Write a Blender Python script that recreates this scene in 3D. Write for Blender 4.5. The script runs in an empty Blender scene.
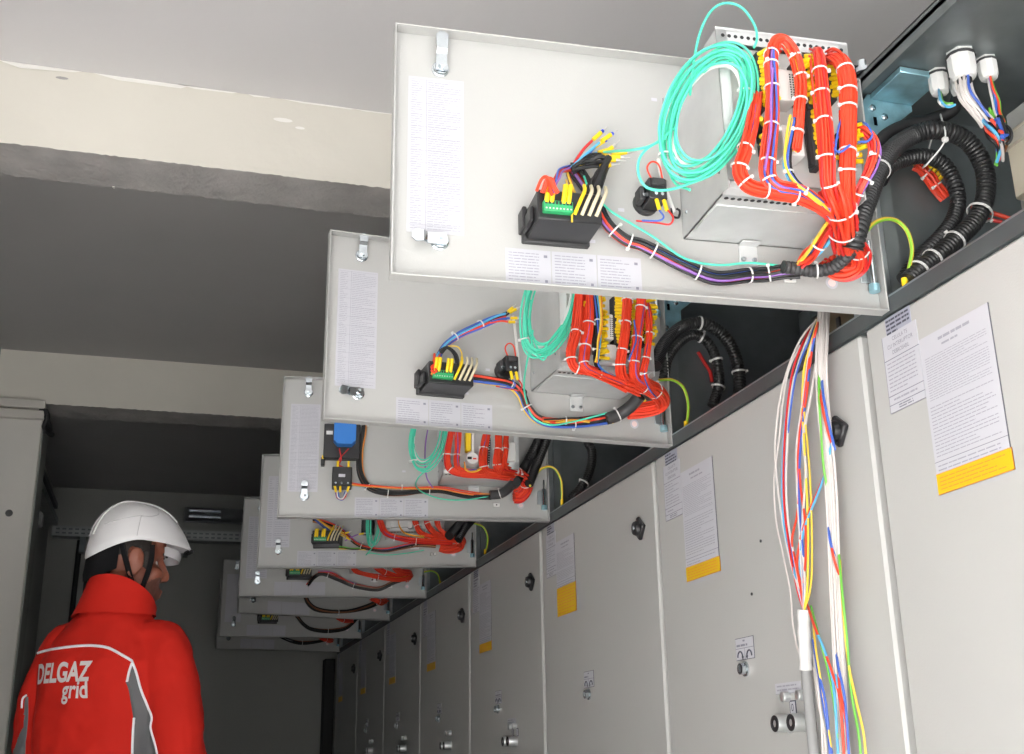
import bpy, math, random
from mathutils import Vector, Matrix, Euler
from mathutils.bvhtree import BVHTree
random.seed(7)
sc = bpy.context.scene
COL = sc.collection
CZ = 1.08                      # camera height above the floor
PITCH, YAW, ROLL, FPX = 0.31957058, 0.28820503, -0.01643966, 1152.95417
X0 = 0.96758                   # plane of the cubicle fronts
Y0, W = 1.40798, 0.8           # first seam, cubicle pitch
ZB, DH, DW, DT = 0.6055, 0.3864, 0.7226, 0.022   # instrument doors: bottom (above camera), height, width, depth
DOORS = [(3.455, 1.35598), (-3.005, 2.13099), (7.502, 2.93666), (13.879, 3.71901),
         (6.098, 4.50940), (-16.151, 5.30439), (-1.805, 6.10886), (-10.942, 6.90567)]

# ---------------------------------------------------------------- camera basis
_f = Vector((math.sin(YAW)*math.cos(PITCH), math.cos(YAW)*math.cos(PITCH), math.sin(PITCH)))
_r = Vector((math.cos(YAW), -math.sin(YAW), 0)); _u = _r.cross(_f)
_r, _u = math.cos(ROLL)*_r + math.sin(ROLL)*_u, -math.sin(ROLL)*_r + math.cos(ROLL)*_u
EYE = Vector((0, 0, CZ))
def ray(px, py):
    return _f + _r*((px-512)/FPX) - _u*((py-377)/FPX)
def at_y(px, py, y):
    d = ray(px, py); return EYE + d*(y/d.y)
def at_x(px, py, x=X0):
    d = ray(px, py); return EYE + d*(x/d.x)
def to_px(p):
    q = p-EYE; d = q.dot(_f)
    return 512+FPX*q.dot(_r)/d, 377-FPX*q.dot(_u)/d

class DoorFrame:               # measures on an open instrument door: u from the hinge, v up, w towards the viewer
    def __init__(s, k):
        a = math.radians(DOORS[k][0]); s.k = k
        s.h = Vector((X0, DOORS[k][1], ZB+CZ))
        s.u = Vector((-math.cos(a), math.sin(a), 0)); s.n = Vector((-math.sin(a), -math.cos(a), 0))
        s.rz = math.pi-a
        s.M = Matrix.Translation(s.h) @ Matrix.Rotation(s.rz, 4, 'Z')
    def P(s, px, py, w):       # picture measure -> (u, w, v) on the plane w in front of the door
        d = ray(px, py); o = s.h + s.n*w
        t = (o-EYE).dot(s.n)/d.dot(s.n); q = EYE + d*t - s.h
        return Vector((q.dot(s.u), w, q.z))
    def path(s, pts, w):
        return [s.P(p[0], p[1], p[2] if len(p) > 2 else w) for p in pts]
FR = [DoorFrame(k) for k in range(8)]

# ---------------------------------------------------------------- materials
MATS = {}
def mat(name, col, rough=.5, metal=0., var=0., vscale=8., bump=0., bscale=60., spec=.5, emit=None, trans=0., col2=None):
    if name in MATS: return MATS[name]
    m = bpy.data.materials.new(name); m.use_nodes = True
    nt = m.node_tree; b = nt.nodes['Principled BSDF']
    c = (*col, 1)
    b.inputs['Base Color'].default_value = c; b.inputs['Roughness'].default_value = rough
    b.inputs['Metallic'].default_value = metal; b.inputs['Specular IOR Level'].default_value = spec
    if trans: b.inputs['Transmission Weight'].default_value = trans
    tc = nt.nodes.new('ShaderNodeTexCoord')
    if var or col2:
        n = nt.nodes.new('ShaderNodeTexNoise'); n.inputs['Scale'].default_value = vscale; n.inputs['Detail'].default_value = 6
        nt.links.new(tc.outputs['Object'], n.inputs['Vector'])
        r = nt.nodes.new('ShaderNodeValToRGB')
        r.color_ramp.elements[0].position = .3; r.color_ramp.elements[1].position = .7
        c2 = col2 if col2 else tuple(min(1, x*(1+var)) for x in col)
        r.color_ramp.elements[0].color = (*[x*(1-var) for x in col], 1); r.color_ramp.elements[1].color = (*c2, 1)
        nt.links.new(n.outputs['Fac'], r.inputs['Fac']); nt.links.new(r.outputs['Color'], b.inputs['Base Color'])
    if bump:
        n2 = nt.nodes.new('ShaderNodeTexNoise'); n2.inputs['Scale'].default_value = bscale; n2.inputs['Detail'].default_value = 4
        nt.links.new(tc.outputs['Object'], n2.inputs['Vector'])
        bp = nt.nodes.new('ShaderNodeBump'); bp.inputs['Strength'].default_value = bump; bp.inputs['Distance'].default_value = .01
        nt.links.new(n2.outputs['Fac'], bp.inputs['Height']); nt.links.new(bp.outputs['Normal'], b.inputs['Normal'])
    MATS[name] = m
    return m
RAL = mat('grey_powder_coat', (.42, .419, .408), .42, var=.015, vscale=3, bump=.04, bscale=400)
RALP = mat('grey_panel_coat', (.455, .454, .442), .45, var=.02, vscale=2.5, bump=.05, bscale=350)
GALV = mat('galvanised_steel', (.40, .44, .46), .38, .85, var=.18, vscale=14, bump=.05, bscale=30)
GALVB = mat('galvanised_box', (.62, .63, .63), .42, .35, var=.07, vscale=18)
DARK = mat('dark_galvanised', (.20, .222, .228), .42, .65, var=.2, vscale=10)
FRAME = mat('frame_steel', (.10, .115, .12), .45, .4, var=.12, vscale=9)
ZINC = mat('blue_zinc', (.34, .58, .66), .28, .6, var=.3, vscale=25)
CHROME = mat('chrome', (.58, .63, .66), .18, 1.0, var=.05, vscale=30)
BLACK = mat('black_plastic', (.018, .018, .02), .4, var=.1)
BLACKM = mat('black_moulding', (.04, .04, .042), .5, var=.1)
RUB = mat('black_rubber', (.012, .012, .013), .55)
CORR = mat('black_conduit', (.02, .02, .021), .36)
RED = mat('red_wire', (.78, .058, .022), .42)
RED2 = mat('dark_red_wire', (.62, .02, .018), .42)
BLUE = mat('blue_wire', (.05, .12, .50), .4)
LBLUE = mat('light_blue_wire', (.10, .42, .70), .4)
PURP = mat('violet_wire', (.28, .12, .45), .4)
YEL = mat('yellow_sleeve', (.90, .62, .01), .45)
YELW = mat('yellow_wire', (.85, .58, .06), .4)
ORG = mat('orange_wire', (.75, .26, .03), .4)
BRN = mat('brown_wire', (.22, .08, .03), .4)
GRNW = mat('green_wire', (.16, .52, .06), .4)
WHT = mat('white_wire', (.62, .575, .55), .45)
TURQ = mat('turquoise_cable', (.085, .66, .45), .45)
TIE = mat('white_nylon', (.70, .695, .68), .45)
CLEAR = mat('clear_sleeve', (.62, .55, .38), .25)
GRN = mat('green_terminal', (.03, .36, .13), .4)
FERR = mat('tinned_copper', (.60, .58, .56), .3, .8)
BFER = mat('blue_ferrule', (.03, .07, .55), .4)
PAPER = mat('white_paper', (.53, .53, .575), .6)
PAPERD = mat('door_sheet_paper', (.485, .485, .525), .6)
INK = mat('printed_ink', (.22, .22, .27), .6)
INKD = mat('dark_ink', (.07, .07, .10), .6)
INKL = mat('pale_ink', (.30, .30, .35), .6)
INKS = mat('small_print_ink', (.33, .33, .38), .6)
GREYL = mat('grey_label', (.36, .37, .45), .5)
YLAB = mat('yellow_label', (.74, .46, .008), .5)
ORED = mat('orange_ink', (.75, .28, .05), .5)
PINK = mat('pink_sticker', (.85, .66, .64), .6)
CBLUE = mat('blue_cap', (.02, .19, .62), .45)
BEIGE = mat('beige_module', (.55, .50, .40), .5)
GREYM = mat('light_grey_module', (.60, .60, .58), .5)

# ---------------------------------------------------------------- mesh builder
def cr(pts, n=8, closed=False):
    P = [Vector(p) for p in pts]
    if len(P) < 3 and not closed:
        return [P[0].lerp(P[1], i/n) for i in range(n+1)]
    out = []; N = len(P)
    for i in range(N if closed else N-1):
        if closed: a, b, c, d = P[i-1], P[i], P[(i+1) % N], P[(i+2) % N]
        else:
            b, c = P[i], P[i+1]
            a = P[i-1] if i else b*2-c
            d = P[i+2] if i+2 < N else c*2-b
        for j in range(n):
            t = j/n; t2 = t*t; t3 = t2*t
            out.append(.5*((2*b)+(c-a)*t+(2*a-5*b+4*c-d)*t2+(3*b-a-3*c+d)*t3))
    if not closed: out.append(P[-1].copy())
    return out
def frames(pts, closed=False):
    N = len(pts); T = []
    for i in range(N):
        if closed: t = pts[(i+1) % N]-pts[i-1]
        else: t = pts[min(i+1, N-1)]-pts[max(i-1, 0)]
        T.append(t.normalized() if t.length > 1e-9 else Vector((0, 0, 1)))
    ref = Vector((0, 0, 1)) if abs(T[0].z) < .8 else Vector((0, 1, 0))
    n = T[0].cross(ref).normalized(); out = []
    for i in range(N):
        n = (n-T[i]*n.dot(T[i]))
        n = n.normalized() if n.length > 1e-6 else T[i].orthogonal().normalized()
        out.append((T[i], n, T[i].cross(n)))
    return out
def resample(pts, step):
    out = [pts[0]]; acc = 0
    for a, b in zip(pts, pts[1:]):
        L = (b-a).length; d = step-acc
        while d <= L:
            out.append(a.lerp(b, d/L)); d += step
        acc = L-(d-step)
    return out

class MB:
    def __init__(s): s.v = []; s.f = []; s.m = []; s.mats = []
    def mi(s, m):
        if m not in s.mats: s.mats.append(m)
        return s.mats.index(m)
    def add(s, vs, fs, m):
        k = len(s.v); i = s.mi(m)
        s.v += [Vector(v) for v in vs]
        for f in fs: s.f.append([x+k for x in f]); s.m.append(i)
        return s
    def box(s, lo, hi, m, b=0., M=None):
        lo = Vector([min(x, y) for x, y in zip(lo, hi)]) if True else lo
        hi2 = hi; c = []
        return s._box(lo, hi2, m, b, M)
    def _box(s, lo, hi, m, b, M):
        H = [max(l, h) for l, h in zip(lo, hi)]; L = list(lo)
        if b <= 0:
            vs = [(x, y, z) for x in (L[0], H[0]) for y in (L[1], H[1]) for z in (L[2], H[2])]
            fs = [(0, 1, 3, 2), (4, 6, 7, 5), (0, 4, 5, 1), (2, 3, 7, 6), (0, 2, 6, 4), (1, 5, 7, 3)]
        else:
            b = min(b, *[(H[i]-L[i])*.49 for i in range(3)])
            vs = []; idx = {}
            for sx in (0, 1):
                for sy in (0, 1):
                    for sz in (0, 1):
                        c = [(L, H)[q][i] for i, q in enumerate((sx, sy, sz))]
                        d = [b if q == 0 else -b for q in (sx, sy, sz)]
                        for ax in range(3):
                            p = list(c)
                            for o in range(3):
                                if o != ax: p[o] += d[o]
                            idx[(sx, sy, sz, ax)] = len(vs); vs.append(p)
            I = lambda x, y, z, a: idx[(x, y, z, a)]
            fs = []
            for a, (o1, o2) in enumerate(((1, 2), (2, 0), (0, 1))):
                for q in (0, 1):
                    l = []
                    for (p1, p2) in ((0, 0), (1, 0), (1, 1), (0, 1)):
                        k = [0, 0, 0]; k[a] = q; k[o1] = p1; k[o2] = p2; l.append(I(*k, a))
                    fs.append(l if q else l[::-1])
            for a, (o1, o2) in enumerate(((1, 2), (2, 0), (0, 1))):
                for p1 in (0, 1):
                    for p2 in (0, 1):
                        k0 = [0, 0, 0]; k1 = [0, 0, 0]
                        for k, q in ((k0, 0), (k1, 1)): k[a] = q; k[o1] = p1; k[o2] = p2
                        l = [I(*k0, o1), I(*k1, o1), I(*k1, o2), I(*k0, o2)]
                        fs.append(l if p1 == p2 else l[::-1])
            for x in (0, 1):
                for y in (0, 1):
                    for z in (0, 1):
                        l = [I(x, y, z, 0), I(x, y, z, 1), I(x, y, z, 2)]
                        fs.append(l if (x+y+z) % 2 else l[::-1])
        if M is not None: vs = [M @ Vector(v) for v in vs]
        return s.add(vs, fs, m)
    def tube(s, pts, r, m, seg=8, closed=False, caps=True, n=8, smooth=True, flat=None):
        P = cr(pts, n, closed) if smooth else [Vector(p) for p in pts]
        F = frames(P, closed); N = len(P); vs = []; fs = []
        for i, p in enumerate(P):
            rr = r(i/(N-1 if N > 1 else 1)) if callable(r) else r
            for j in range(seg):
                a = 2*math.pi*j/seg
                vs.append(p+F[i][1]*(rr*math.cos(a))+F[i][2]*(rr*math.sin(a)*(flat or 1)))
        R = N if closed else N-1
        for i in range(R):
            a = i*seg; b = ((i+1) % N)*seg
            for j in range(seg):
                k = (j+1) % seg
                fs.append((a+j, a+k, b+k, b+j))
        if caps and not closed:
            fs.append(tuple(range(seg))[::-1]); fs.append(tuple((N-1)*seg+j for j in range(seg)))
        return s.add(vs, fs, m)
    def cyl(s, a, b, r, m, seg=16, r2=None):
        r2 = r if r2 is None else r2
        return s.tube([a, b], lambda t: r+(r2-r)*t, m, seg, n=1)
    def lathe(s, prof, o, ax, m, seg=24, flat=None):
        ax = Vector(ax).normalized(); n = ax.orthogonal().normalized(); b = ax.cross(n); o = Vector(o); vs = []; fs = []
        for (r, h) in prof:
            for j in range(seg):
                a = 2*math.pi*j/seg
                vs.append(o+ax*h+n*(r*math.cos(a))+b*(r*math.sin(a)))
        for i in range(len(prof)-1):
            for j in range(seg):
                k = (j+1) % seg; fs.append((i*seg+j, i*seg+k, (i+1)*seg+k, (i+1)*seg+j))
        fs.append(tuple(range(seg))[::-1]); fs.append(tuple((len(prof)-1)*seg+j for j in range(seg)))
        return s.add(vs, fs, m)
    def ell(s, c, r, m, M=None, seg=16, rings=10):
        c = Vector(c); vs = []; fs = []
        for i in range(rings+1):
            t = math.pi*i/rings
            for j in range(seg):
                a = 2*math.pi*j/seg
                p = Vector((r[0]*math.sin(t)*math.cos(a), r[1]*math.sin(t)*math.sin(a), r[2]*math.cos(t)))
                vs.append(c+(M @ p if M else p))
        for i in range(rings):
            for j in range(seg):
                k = (j+1) % seg; fs.append((i*seg+j, (i+1)*seg+j, (i+1)*seg+k, i*seg+k))
        return s.add(vs, fs, m)
    def prism(s, poly, F, h0, h1, m):          # poly in (a, b), F(a, b, h) -> point
        n = len(poly); vs = [F(a, b, h0) for a, b in poly]+[F(a, b, h1) for a, b in poly]
        fs = [tuple(range(n))[::-1], tuple(range(n, 2*n))]+[(i, (i+1) % n, n+(i+1) % n, n+i) for i in range(n)]
        return s.add(vs, fs, m)
    def quad(s, F, a0, b0, a1, b1, h, m):
        return s.add([F(a0, b0, h), F(a1, b0, h), F(a1, b1, h), F(a0, b1, h)], [(0, 1, 2, 3)], m)
    def build(s, name, parent=None, off=None, M=None, angle=38, fix=True):
        me = bpy.data.meshes.new(name)
        o0 = Vector(off) if off is not None else None
        vs = [(v-o0 if o0 is not None else v) for v in s.v]
        if M is not None: vs = [M @ v for v in vs]
        me.from_pydata([tuple(v) for v in vs], [], s.f)
        for m in s.mats: me.materials.append(m)
        me.polygons.foreach_set('material_index', s.m)
        me.polygons.foreach_set('use_smooth', [True]*len(me.polygons))
        me.update()
        if fix:
            import bmesh
            bm = bmesh.new(); bm.from_mesh(me); bmesh.ops.recalc_face_normals(bm, faces=bm.faces); bm.to_mesh(me); bm.free()
        me.set_sharp_from_angle(angle=math.radians(angle))
        o = bpy.data.objects.new(name, me); COL.objects.link(o)
        if parent is not None: o.parent = parent
        return o
def tag(o, label=None, cat=None, group=None, kind=None):
    if label: o['label'] = label
    if cat: o['category'] = cat
    if group: o['group'] = group
    if kind: o['kind'] = kind
    return o
def empty(name, M, label, cat, group=None):
    o = bpy.data.objects.new(name, None); COL.objects.link(o); o.matrix_world = M
    o.empty_display_size = .05
    return tag(o, label, cat, group)
def dup(o, parent=None, loc=None):
    c = o.copy(); COL.objects.link(c)
    if parent is not None: c.parent = parent
    if loc is not None: c.location = loc
    for ch in list(o.children): dup(ch, c)
    return c

# ---------------------------------------------------------------- strands, ties, conduit
def bundle(mb, path, R, cols, sr=None, n=6, seg=6, wander=.25, taper=None):
    P = cr(path, n); F = frames(P); N = len(P); k = len(cols)
    offs = []
    for i in range(k):                          # sunflower packing of the strands
        rr = R*math.sqrt((i+.5)/k); a = i*2.39996
        offs.append((rr*math.cos(a), rr*math.sin(a)))
    sr = sr or R*.95/math.sqrt(k)
    for (ox, oy), c in zip(offs, cols):
        ph = random.uniform(0, 6.28); fr = random.uniform(.6, 1.6)
        Q = []
        for i in range(N):
            t = i/(N-1); sc_ = taper(t) if taper else 1
            wa = wander*sr*2*math.sin(ph+fr*t*6.28); wb = wander*sr*2*math.cos(ph*1.7+fr*t*5)
            Q.append(P[i]+F[i][1]*(ox*sc_+wa)+F[i][2]*(oy*sc_+wb))
        mb.tube(Q, sr, c, seg, smooth=False)
    return mb
def tie(path, t, R, parent, off, w=.0023, m=None, tail=True):
    P = cr(path, 10); i = max(1, min(len(P)-2, int(t*(len(P)-1)))); F = frames(P)
    T, n, b = F[i]; mb = MB(); m = m or TIE
    ring = [P[i]+n*(R*math.cos(a))+b*(R*math.sin(a)) for a in [2*math.pi*j/18 for j in range(18)]]
    vs = []; fs = []
    for j in range(18):
        a = 2*math.pi*j/18; d = n*math.cos(a)+b*math.sin(a)
        for (dr, dl) in ((0, -w/2), (.0012, -w/2), (.0012, w/2), (0, w/2)):
            vs.append(P[i]+d*(R+dr)+T*dl)
    for j in range(18):
        k = (j+1) % 18
        for q in range(4): fs.append((j*4+q, j*4+(q+1) % 4, k*4+(q+1) % 4, k*4+q))
    mb.add(vs, fs, m)
    a = random.uniform(0, 6.28); d = n*math.cos(a)+b*math.sin(a)
    if abs(d.y) > .7: d = (n if abs(n.y) < abs(b.y) else b)*random.choice((-1, 1))
    c = P[i]+d*(R+.002); e = d.cross(T)
    Mx = Matrix((d, e, T)).transposed()
    mb.box((-.002, -.0022, -.0024), (.0024, .0022, .0024), m, .0005, Matrix.Translation(c) @ Mx.to_4x4())
    return mb.build('cable_tie', parent, off)
def conduit(mb, path, r, m=None, pitch=.0068, seg=14):
    P = resample(cr(path, 14), pitch/4); F = frames(P); vs = []; fs = []; N = len(P)
    for i, p in enumerate(P):
        rr = r*(1, .985, .86, .985)[i % 4]
        for j in range(seg):
            a = 2*math.pi*j/seg; vs.append(p+F[i][1]*(rr*math.cos(a))+F[i][2]*(rr*math.sin(a)))
    for i in range(N-1):
        for j in range(seg):
            k = (j+1) % seg; fs.append((i*seg+j, i*seg+k, (i+1)*seg+k, (i+1)*seg+j))
    fs.append(tuple(range(seg))[::-1]); fs.append(tuple((N-1)*seg+j for j in range(seg)))
    return mb.add(vs, fs, m or CORR)

# ---------------------------------------------------------------- writing
_TX = {}
def text2d(body, bold=0.):
    key = (body, bold)
    if key not in _TX:
        cu = bpy.data.curves.new('t', 'FONT'); cu.body = body; cu.offset = bold; cu.align_x = 'CENTER'; cu.align_y = 'CENTER'
        o = bpy.data.objects.new('t', cu); COL.objects.link(o)
        dg = bpy.context.evaluated_depsgraph_get()
        me = bpy.data.meshes.new_from_object(o.evaluated_get(dg))
        _TX[key] = ([v.co.copy() for v in me.vertices], [tuple(p.vertices) for p in me.polygons])
        bpy.data.objects.remove(o); bpy.data.curves.remove(cu); bpy.data.meshes.remove(me)
    return _TX[key]
def text(mb, F, body, ca, cb, size, h, m, bold=0., width=None):
    vs, fs = text2d(body, bold)
    if not vs: return
    w = max(v.x for v in vs)-min(v.x for v in vs); kx = size
    if width: kx = width/w
    cx = (max(v.x for v in vs)+min(v.x for v in vs))/2; cy = (max(v.y for v in vs)+min(v.y for v in vs))/2
    mb.add([F(ca+(v.x-cx)*kx, cb+(v.y-cy)*size, h) for v in vs], fs, m)
def lines(mb, F, a0, b0, a1, b1, rows, h, m, fill=.9, words=6, lh=.42, rnd=None):
    """Rows of illegible small print between (a0, b0) and (a1, b1)."""
    R = rnd or random
    st = (b1-b0)/rows
    for i in range(rows):
        b = b1-st*(i+.5); end = a0+(a1-a0)*R.uniform(.45, 1)*fill if R.random() < .4 else a0+(a1-a0)*fill
        a = a0
        while a < end-1e-5:
            L = min((a1-a0)/words*R.uniform(.4, 1.3), end-a)
            mb.quad(F, a, b-st*lh/2, a+L*.86, b+st*lh/2, h, m); a += L
def slab(mb, F, a0, b0, a1, b1, m, t=.0008):
    mb.prism([(a0, b0), (a1, b0), (a1, b1), (a0, b1)], F, .0002, t, m)
# ================================================================ the room
CONC = mat('painted_concrete', (.50, .49, .47), .85, var=.03, vscale=1.6, bump=.12, bscale=25)
BEAMC = mat('cream_beam_plaster', (.70, .67, .60), .85, var=.05, vscale=2.2, bump=.22, bscale=18)
CEILM = mat('ceiling_plaster', (.68, .665, .67), .9, var=.03, vscale=1.2, bump=.08, bscale=30)
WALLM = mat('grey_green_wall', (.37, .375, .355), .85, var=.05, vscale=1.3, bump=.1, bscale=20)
RAWC = mat('raw_soffit_concrete', (.40, .385, .37), .95, var=.16, vscale=9, bump=.6, bscale=45)
FLOORM = mat('floor_screed', (.42, .415, .41), .7, var=.08, vscale=3, bump=.05)
GROUND = mat('yard_concrete', (.30, .30, .30), .85, var=.1, vscale=.8, bump=.1)
XL, XR, YF, YB, ZC = -0.74, 1.62, -1.5, 7.40, 1.618+CZ
def struct(name, mb, parent=None):
    return tag(mb.build(name, parent), kind='structure')
struct('floor', MB().box((XL-.2, YF, -.12), (XR+.2, YB+.2, 0), FLOORM))
struct('ground', MB().box((-14, -16, -.16), (14, YF-.001, -.03), GROUND))
struct('ceiling', MB().box((XL-.2, YF, ZC), (XR+.2, 2.72, ZC+.15), CEILM))
struct('ceiling', MB().box((XL-.2, 2.72, ZC), (XR+.2, YB+.2, ZC+.15), mat('rear_ceiling_grey', (.44, .43, .425), .9, var=.05, vscale=1.5, bump=.1, bscale=30)))  # ceiling beyond the near beam, darker than the front bay
struct('wall_left', MB().box((XL-.2, YF, 0), (XL, 2.70, ZC), mat('pale_front_wall', (.78, .775, .76), .85, var=.03, vscale=1.3, bump=.1, bscale=20)))  # front part, made pale to throw light onto the cubicles
struct('wall_left', MB().box((XL-.2, 2.70, 0), (XL, YB+.2, ZC), WALLM))  # rear part darker: shade put into the wall colour
struct('wall_right', MB().box((XR, YF, 0), (XR+.2, YB+.2, ZC), WALLM))
struct('wall_back', MB().box((XL, YB, 0), (XR, YB+.2, ZC), WALLM))
def beam(y0, y1, z0, rag):
    """Downstand beam: plastered front face, rough soffit, a ragged plaster edge along the bottom."""
    mb = MB(); R = random.Random(rag)
    z0 += CZ
    mb.box((XL, y0, z0), (XR, y1, ZC), BEAMC)
    n = 240; vs = []; fs = []
    for i in range(n+1):
        x = XL+(XR-XL)*i/n
        for (y, z) in ((y0-.003, z0+.012+R.uniform(-.002, .002)), (y0-.0035, z0-.003+R.uniform(-.0016, .001)), (y0+.004, z0-.0035+R.uniform(-.002, .001)),
                       (y1-.004, z0-.0035+R.uniform(-.002, .001)), (y1+.0035, z0-.004+R.uniform(-.0022, .0012)), (y1+.003, z0+.014+R.uniform(-.001, .001))):
            vs.append((x, y, z))
    for i in range(n):
        for j in range(5): fs.append((i*6+j, i*6+j+1, i*6+7+j, i*6+6+j))
    for q in (0, 4):
        pass
    k = len(mb.v); mb.add(vs, [f for i, f in enumerate(fs) if i % 5 in (1, 2, 3)], RAWC); mb.add(vs, [f for i, f in enumerate(fs) if i % 5 in (0, 4)], BEAMC)
    return mb
b1 = beam(2.643, 2.803, 1.4, 3)
# a flake of loose plaster hanging from the back edge of the near beam and white filler along its top
WPL = mat('white_filler', (.86, .84, .80), .8)
p = at_y(112, 184, 2.806)
b1.add([p+Vector(d) for d in ((-.017, -.004, .008), (.017, -.004, .008), (.006, -.006, -.012), (-.017, .004, .008), (.017, .004, .008), (.006, .002, -.012))],
       [(0, 1, 2), (3, 5, 4), (0, 3, 4, 1), (1, 4, 5, 2), (2, 5, 3, 0)], WPL)
R_ = random.Random(5)
x = XL
while x < XR:
    L = R_.uniform(.05, .22); h = R_.uniform(.004, .016)
    b1.add([(x, 2.640, ZC-.001), (x+L*.3, 2.640, ZC-h), (x+L, 2.640, ZC-h*R_.uniform(.4, 1)), (x+L*1.1, 2.640, ZC-.001)], [(0, 1, 2, 3)], WPL); x += L*R_.uniform(.9, 1.6)
for px, py, w_, h_ in ((283, 120, .05, .006), (62, 78, .03, .004), (300, 128, .025, .004)):
    q = at_y(px, py, 2.6415)
    b1.add([q+Vector((w_*math.cos(a)*.5, 0, h_*math.sin(a))) for a in [i*.6283 for i in range(10)]], [tuple(range(10))], WPL if px > 100 else RAWC)
struct('beam', b1)
struct('beam', beam(4.826, 5.004, 1.4, 4))
# pillar under the far beam
pil = MB()
pil.box((XL, 4.80, 0), (-.547, 5.004, 1.398+CZ), mat('pillar_paint', (.68, .655, .61), .8, var=.05, vscale=3, bump=.1, bscale=25), .004)
pil.box((-.548, 4.812, 0), (-.541, 4.99, 1.30+CZ), mat('pillar_edge', (.26, .27, .25), .7), .002)
struct('pillar', pil)
LIP = mat('cream_trunking', (.62, .59, .54), .6, var=.03)
for j, (z0, z1) in enumerate(((1.362, 1.398), (1.318, 1.354))):
    t = MB().box((XL+.02, 4.772, z0+CZ), (-.542, 4.799, z1+CZ), LIP, .003).build('cable_trunking')
    tag(t, 'upper of two short pale trunking strips across the pillar head' if j == 0 else 'lower of two short pale trunking strips across the pillar head', 'trunking', 'trunking strips on the pillar')
q = at_y(9, 513, 4.798)
m_ = MB().lathe([(.0, 0), (.014, 0), (.014, .002), (.010, .008), (.004, .009)], (q.x, 4.80, q.z), (0, -1, 0), mat('plug_grey', (.10, .10, .10), .5, .3), 12)
tag(m_.build('wall_plug'), 'small dark round plug set in the face of the left pillar', 'plug')
cb = MB()
a = at_y(43, 412, 4.79)
cb.tube([a+Vector(d) for d in ((-.01, 0, .01), (.012, -.01, 0), (.02, -.012, -.03), (.012, 0, -.06), (.025, .03, -.075), (.03, .12, -.06))], .011, RUB, 8)
cb.tube([a+Vector(d) for d in ((-.012, .01, -.008), (.015, -.005, -.02), (.028, .0, -.05), (.03, .05, -.07))], .009, RUB, 8)
tag(cb.build('black_cable'), 'black cable looped over the top corner of the left pillar', 'cable')
# rear wall: perforated tray, lamp, conduits
tr = MB(); TRAY = mat('tray_zinc', (.42, .44, .44), .45, .5, var=.1)
zt0, zt1 = 1.302+CZ, 1.366+CZ
tr.box((XL+.03, 7.30, zt0), (.62, 7.302, zt1), TRAY); tr.box((XL+.03, 7.30, zt0), (.62, 7.395, zt0+.002), TRAY)
for zz in (zt0+.02, zt0+.044):
    x = XL+.05
    while x < .6:
        tr.box((x, 7.2985, zz-.005), (x+.022, 7.2997, zz+.005), DARK); x += .036
T_ = empty('cable_tray', Matrix.Translation((0, 7.3, zt0)), 'long perforated metal cable tray along the dark rear wall', 'cable tray')
tr.build('tray', T_, (0, 7.3, zt0))
for x in (-.55, .05, .5): MB().box((x, 7.305, zt0-.09), (x+.03, 7.398, zt0), DARK).build('bracket', T_, (0, 7.3, zt0))
tl = MB()
tl.box((XL+.002, 5.1, 1.36+CZ), (XL+.06, 7.28, 1.363+CZ), TRAY); tl.box((XL+.058, 5.1, 1.36+CZ), (XL+.06, 7.28, 1.40+CZ), DARK)
tl.box((XL+.002, 5.1, 1.46+CZ), (XL+.05, 7.28, 1.49+CZ), FRAME, .003)
tag(tl.build('cable_duct'), 'dark cable duct running back along the left wall behind the pillar', 'cable duct')
q = at_y(41, 521, 6.6)
jb = empty('junction_box', Matrix.Translation((XL+.001, 6.6, q.z-.03)), 'small pale junction box on the left wall behind the pillar', 'junction box')
MB().box((0, -.04, 0), (.04, .04, .075), GREYM, .004).build('housing', jb)
MB().box((.0405, -.034, .006), (.045, .034, .069), TIE, .002).build('lid', jb)
Lp = empty('wall_lamp', Matrix.Translation((.04, 7.395, 1.425+CZ)), 'clear tubular emergency lamp on the rear wall beside the helmet', 'lamp')
MB().box((0, -.03, .005), (.40, 0, .10), mat('lamp_base', (.30, .31, .32), .5), .006).build('base_plate', Lp)
gl = mat('lamp_cover', (.95, .96, .97), .05, 0, spec=1., trans=.95)
gm = MB()
prof = [(-.032, .012), (-.05, .02), (-.06, .036), (-.055, .046), (-.062, .055), (-.06, .075), (-.045, .09), (-.032, .096)]
vs = [(x, y, z) for x in (.01, .39) for y, z in prof]; n_ = len(prof)
gm.add(vs, [(i, i+1, n_+i+1, n_+i) for i in range(n_-1)]+[tuple(range(n_))[::-1], tuple(range(n_, 2*n_))], gl); gm.build('cover', Lp)
tb = MB()
for z in (.036, .072): tb.cyl((.03, -.045, z), (.22, -.045, z), .011, CHROME, 16)  # added chrome rods, half length, shaped to give the cover's bright streaks
tb.build('tube', Lp)
for px0, r, lb in ((76, .016, 'thick black conduit running down the rear wall left of the man'), (86, .010, 'thin black conduit running down the rear wall beside the thick one')):
    q = at_y(px0, 560, 7.36)
    c_ = MB().tube([(q.x, 7.37, .3), (q.x, 7.375, 1.2), (q.x+.01, 7.375, zt0-.01)], r, RUB, 10)
    tag(c_.build('wall_conduit'), lb, 'conduit')
c_ = MB().box((.935, 7.30, 0), (1.0, 7.395, .60+CZ), mat('gap_shade', (.02, .02, .02), .7), .004)  # added black strip standing in for the dark gap before the rear wall
tag(c_.build('gap_strip'), 'added dark strip in the shaded gap between the last cubicle and rear wall', 'dark strip')
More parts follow.
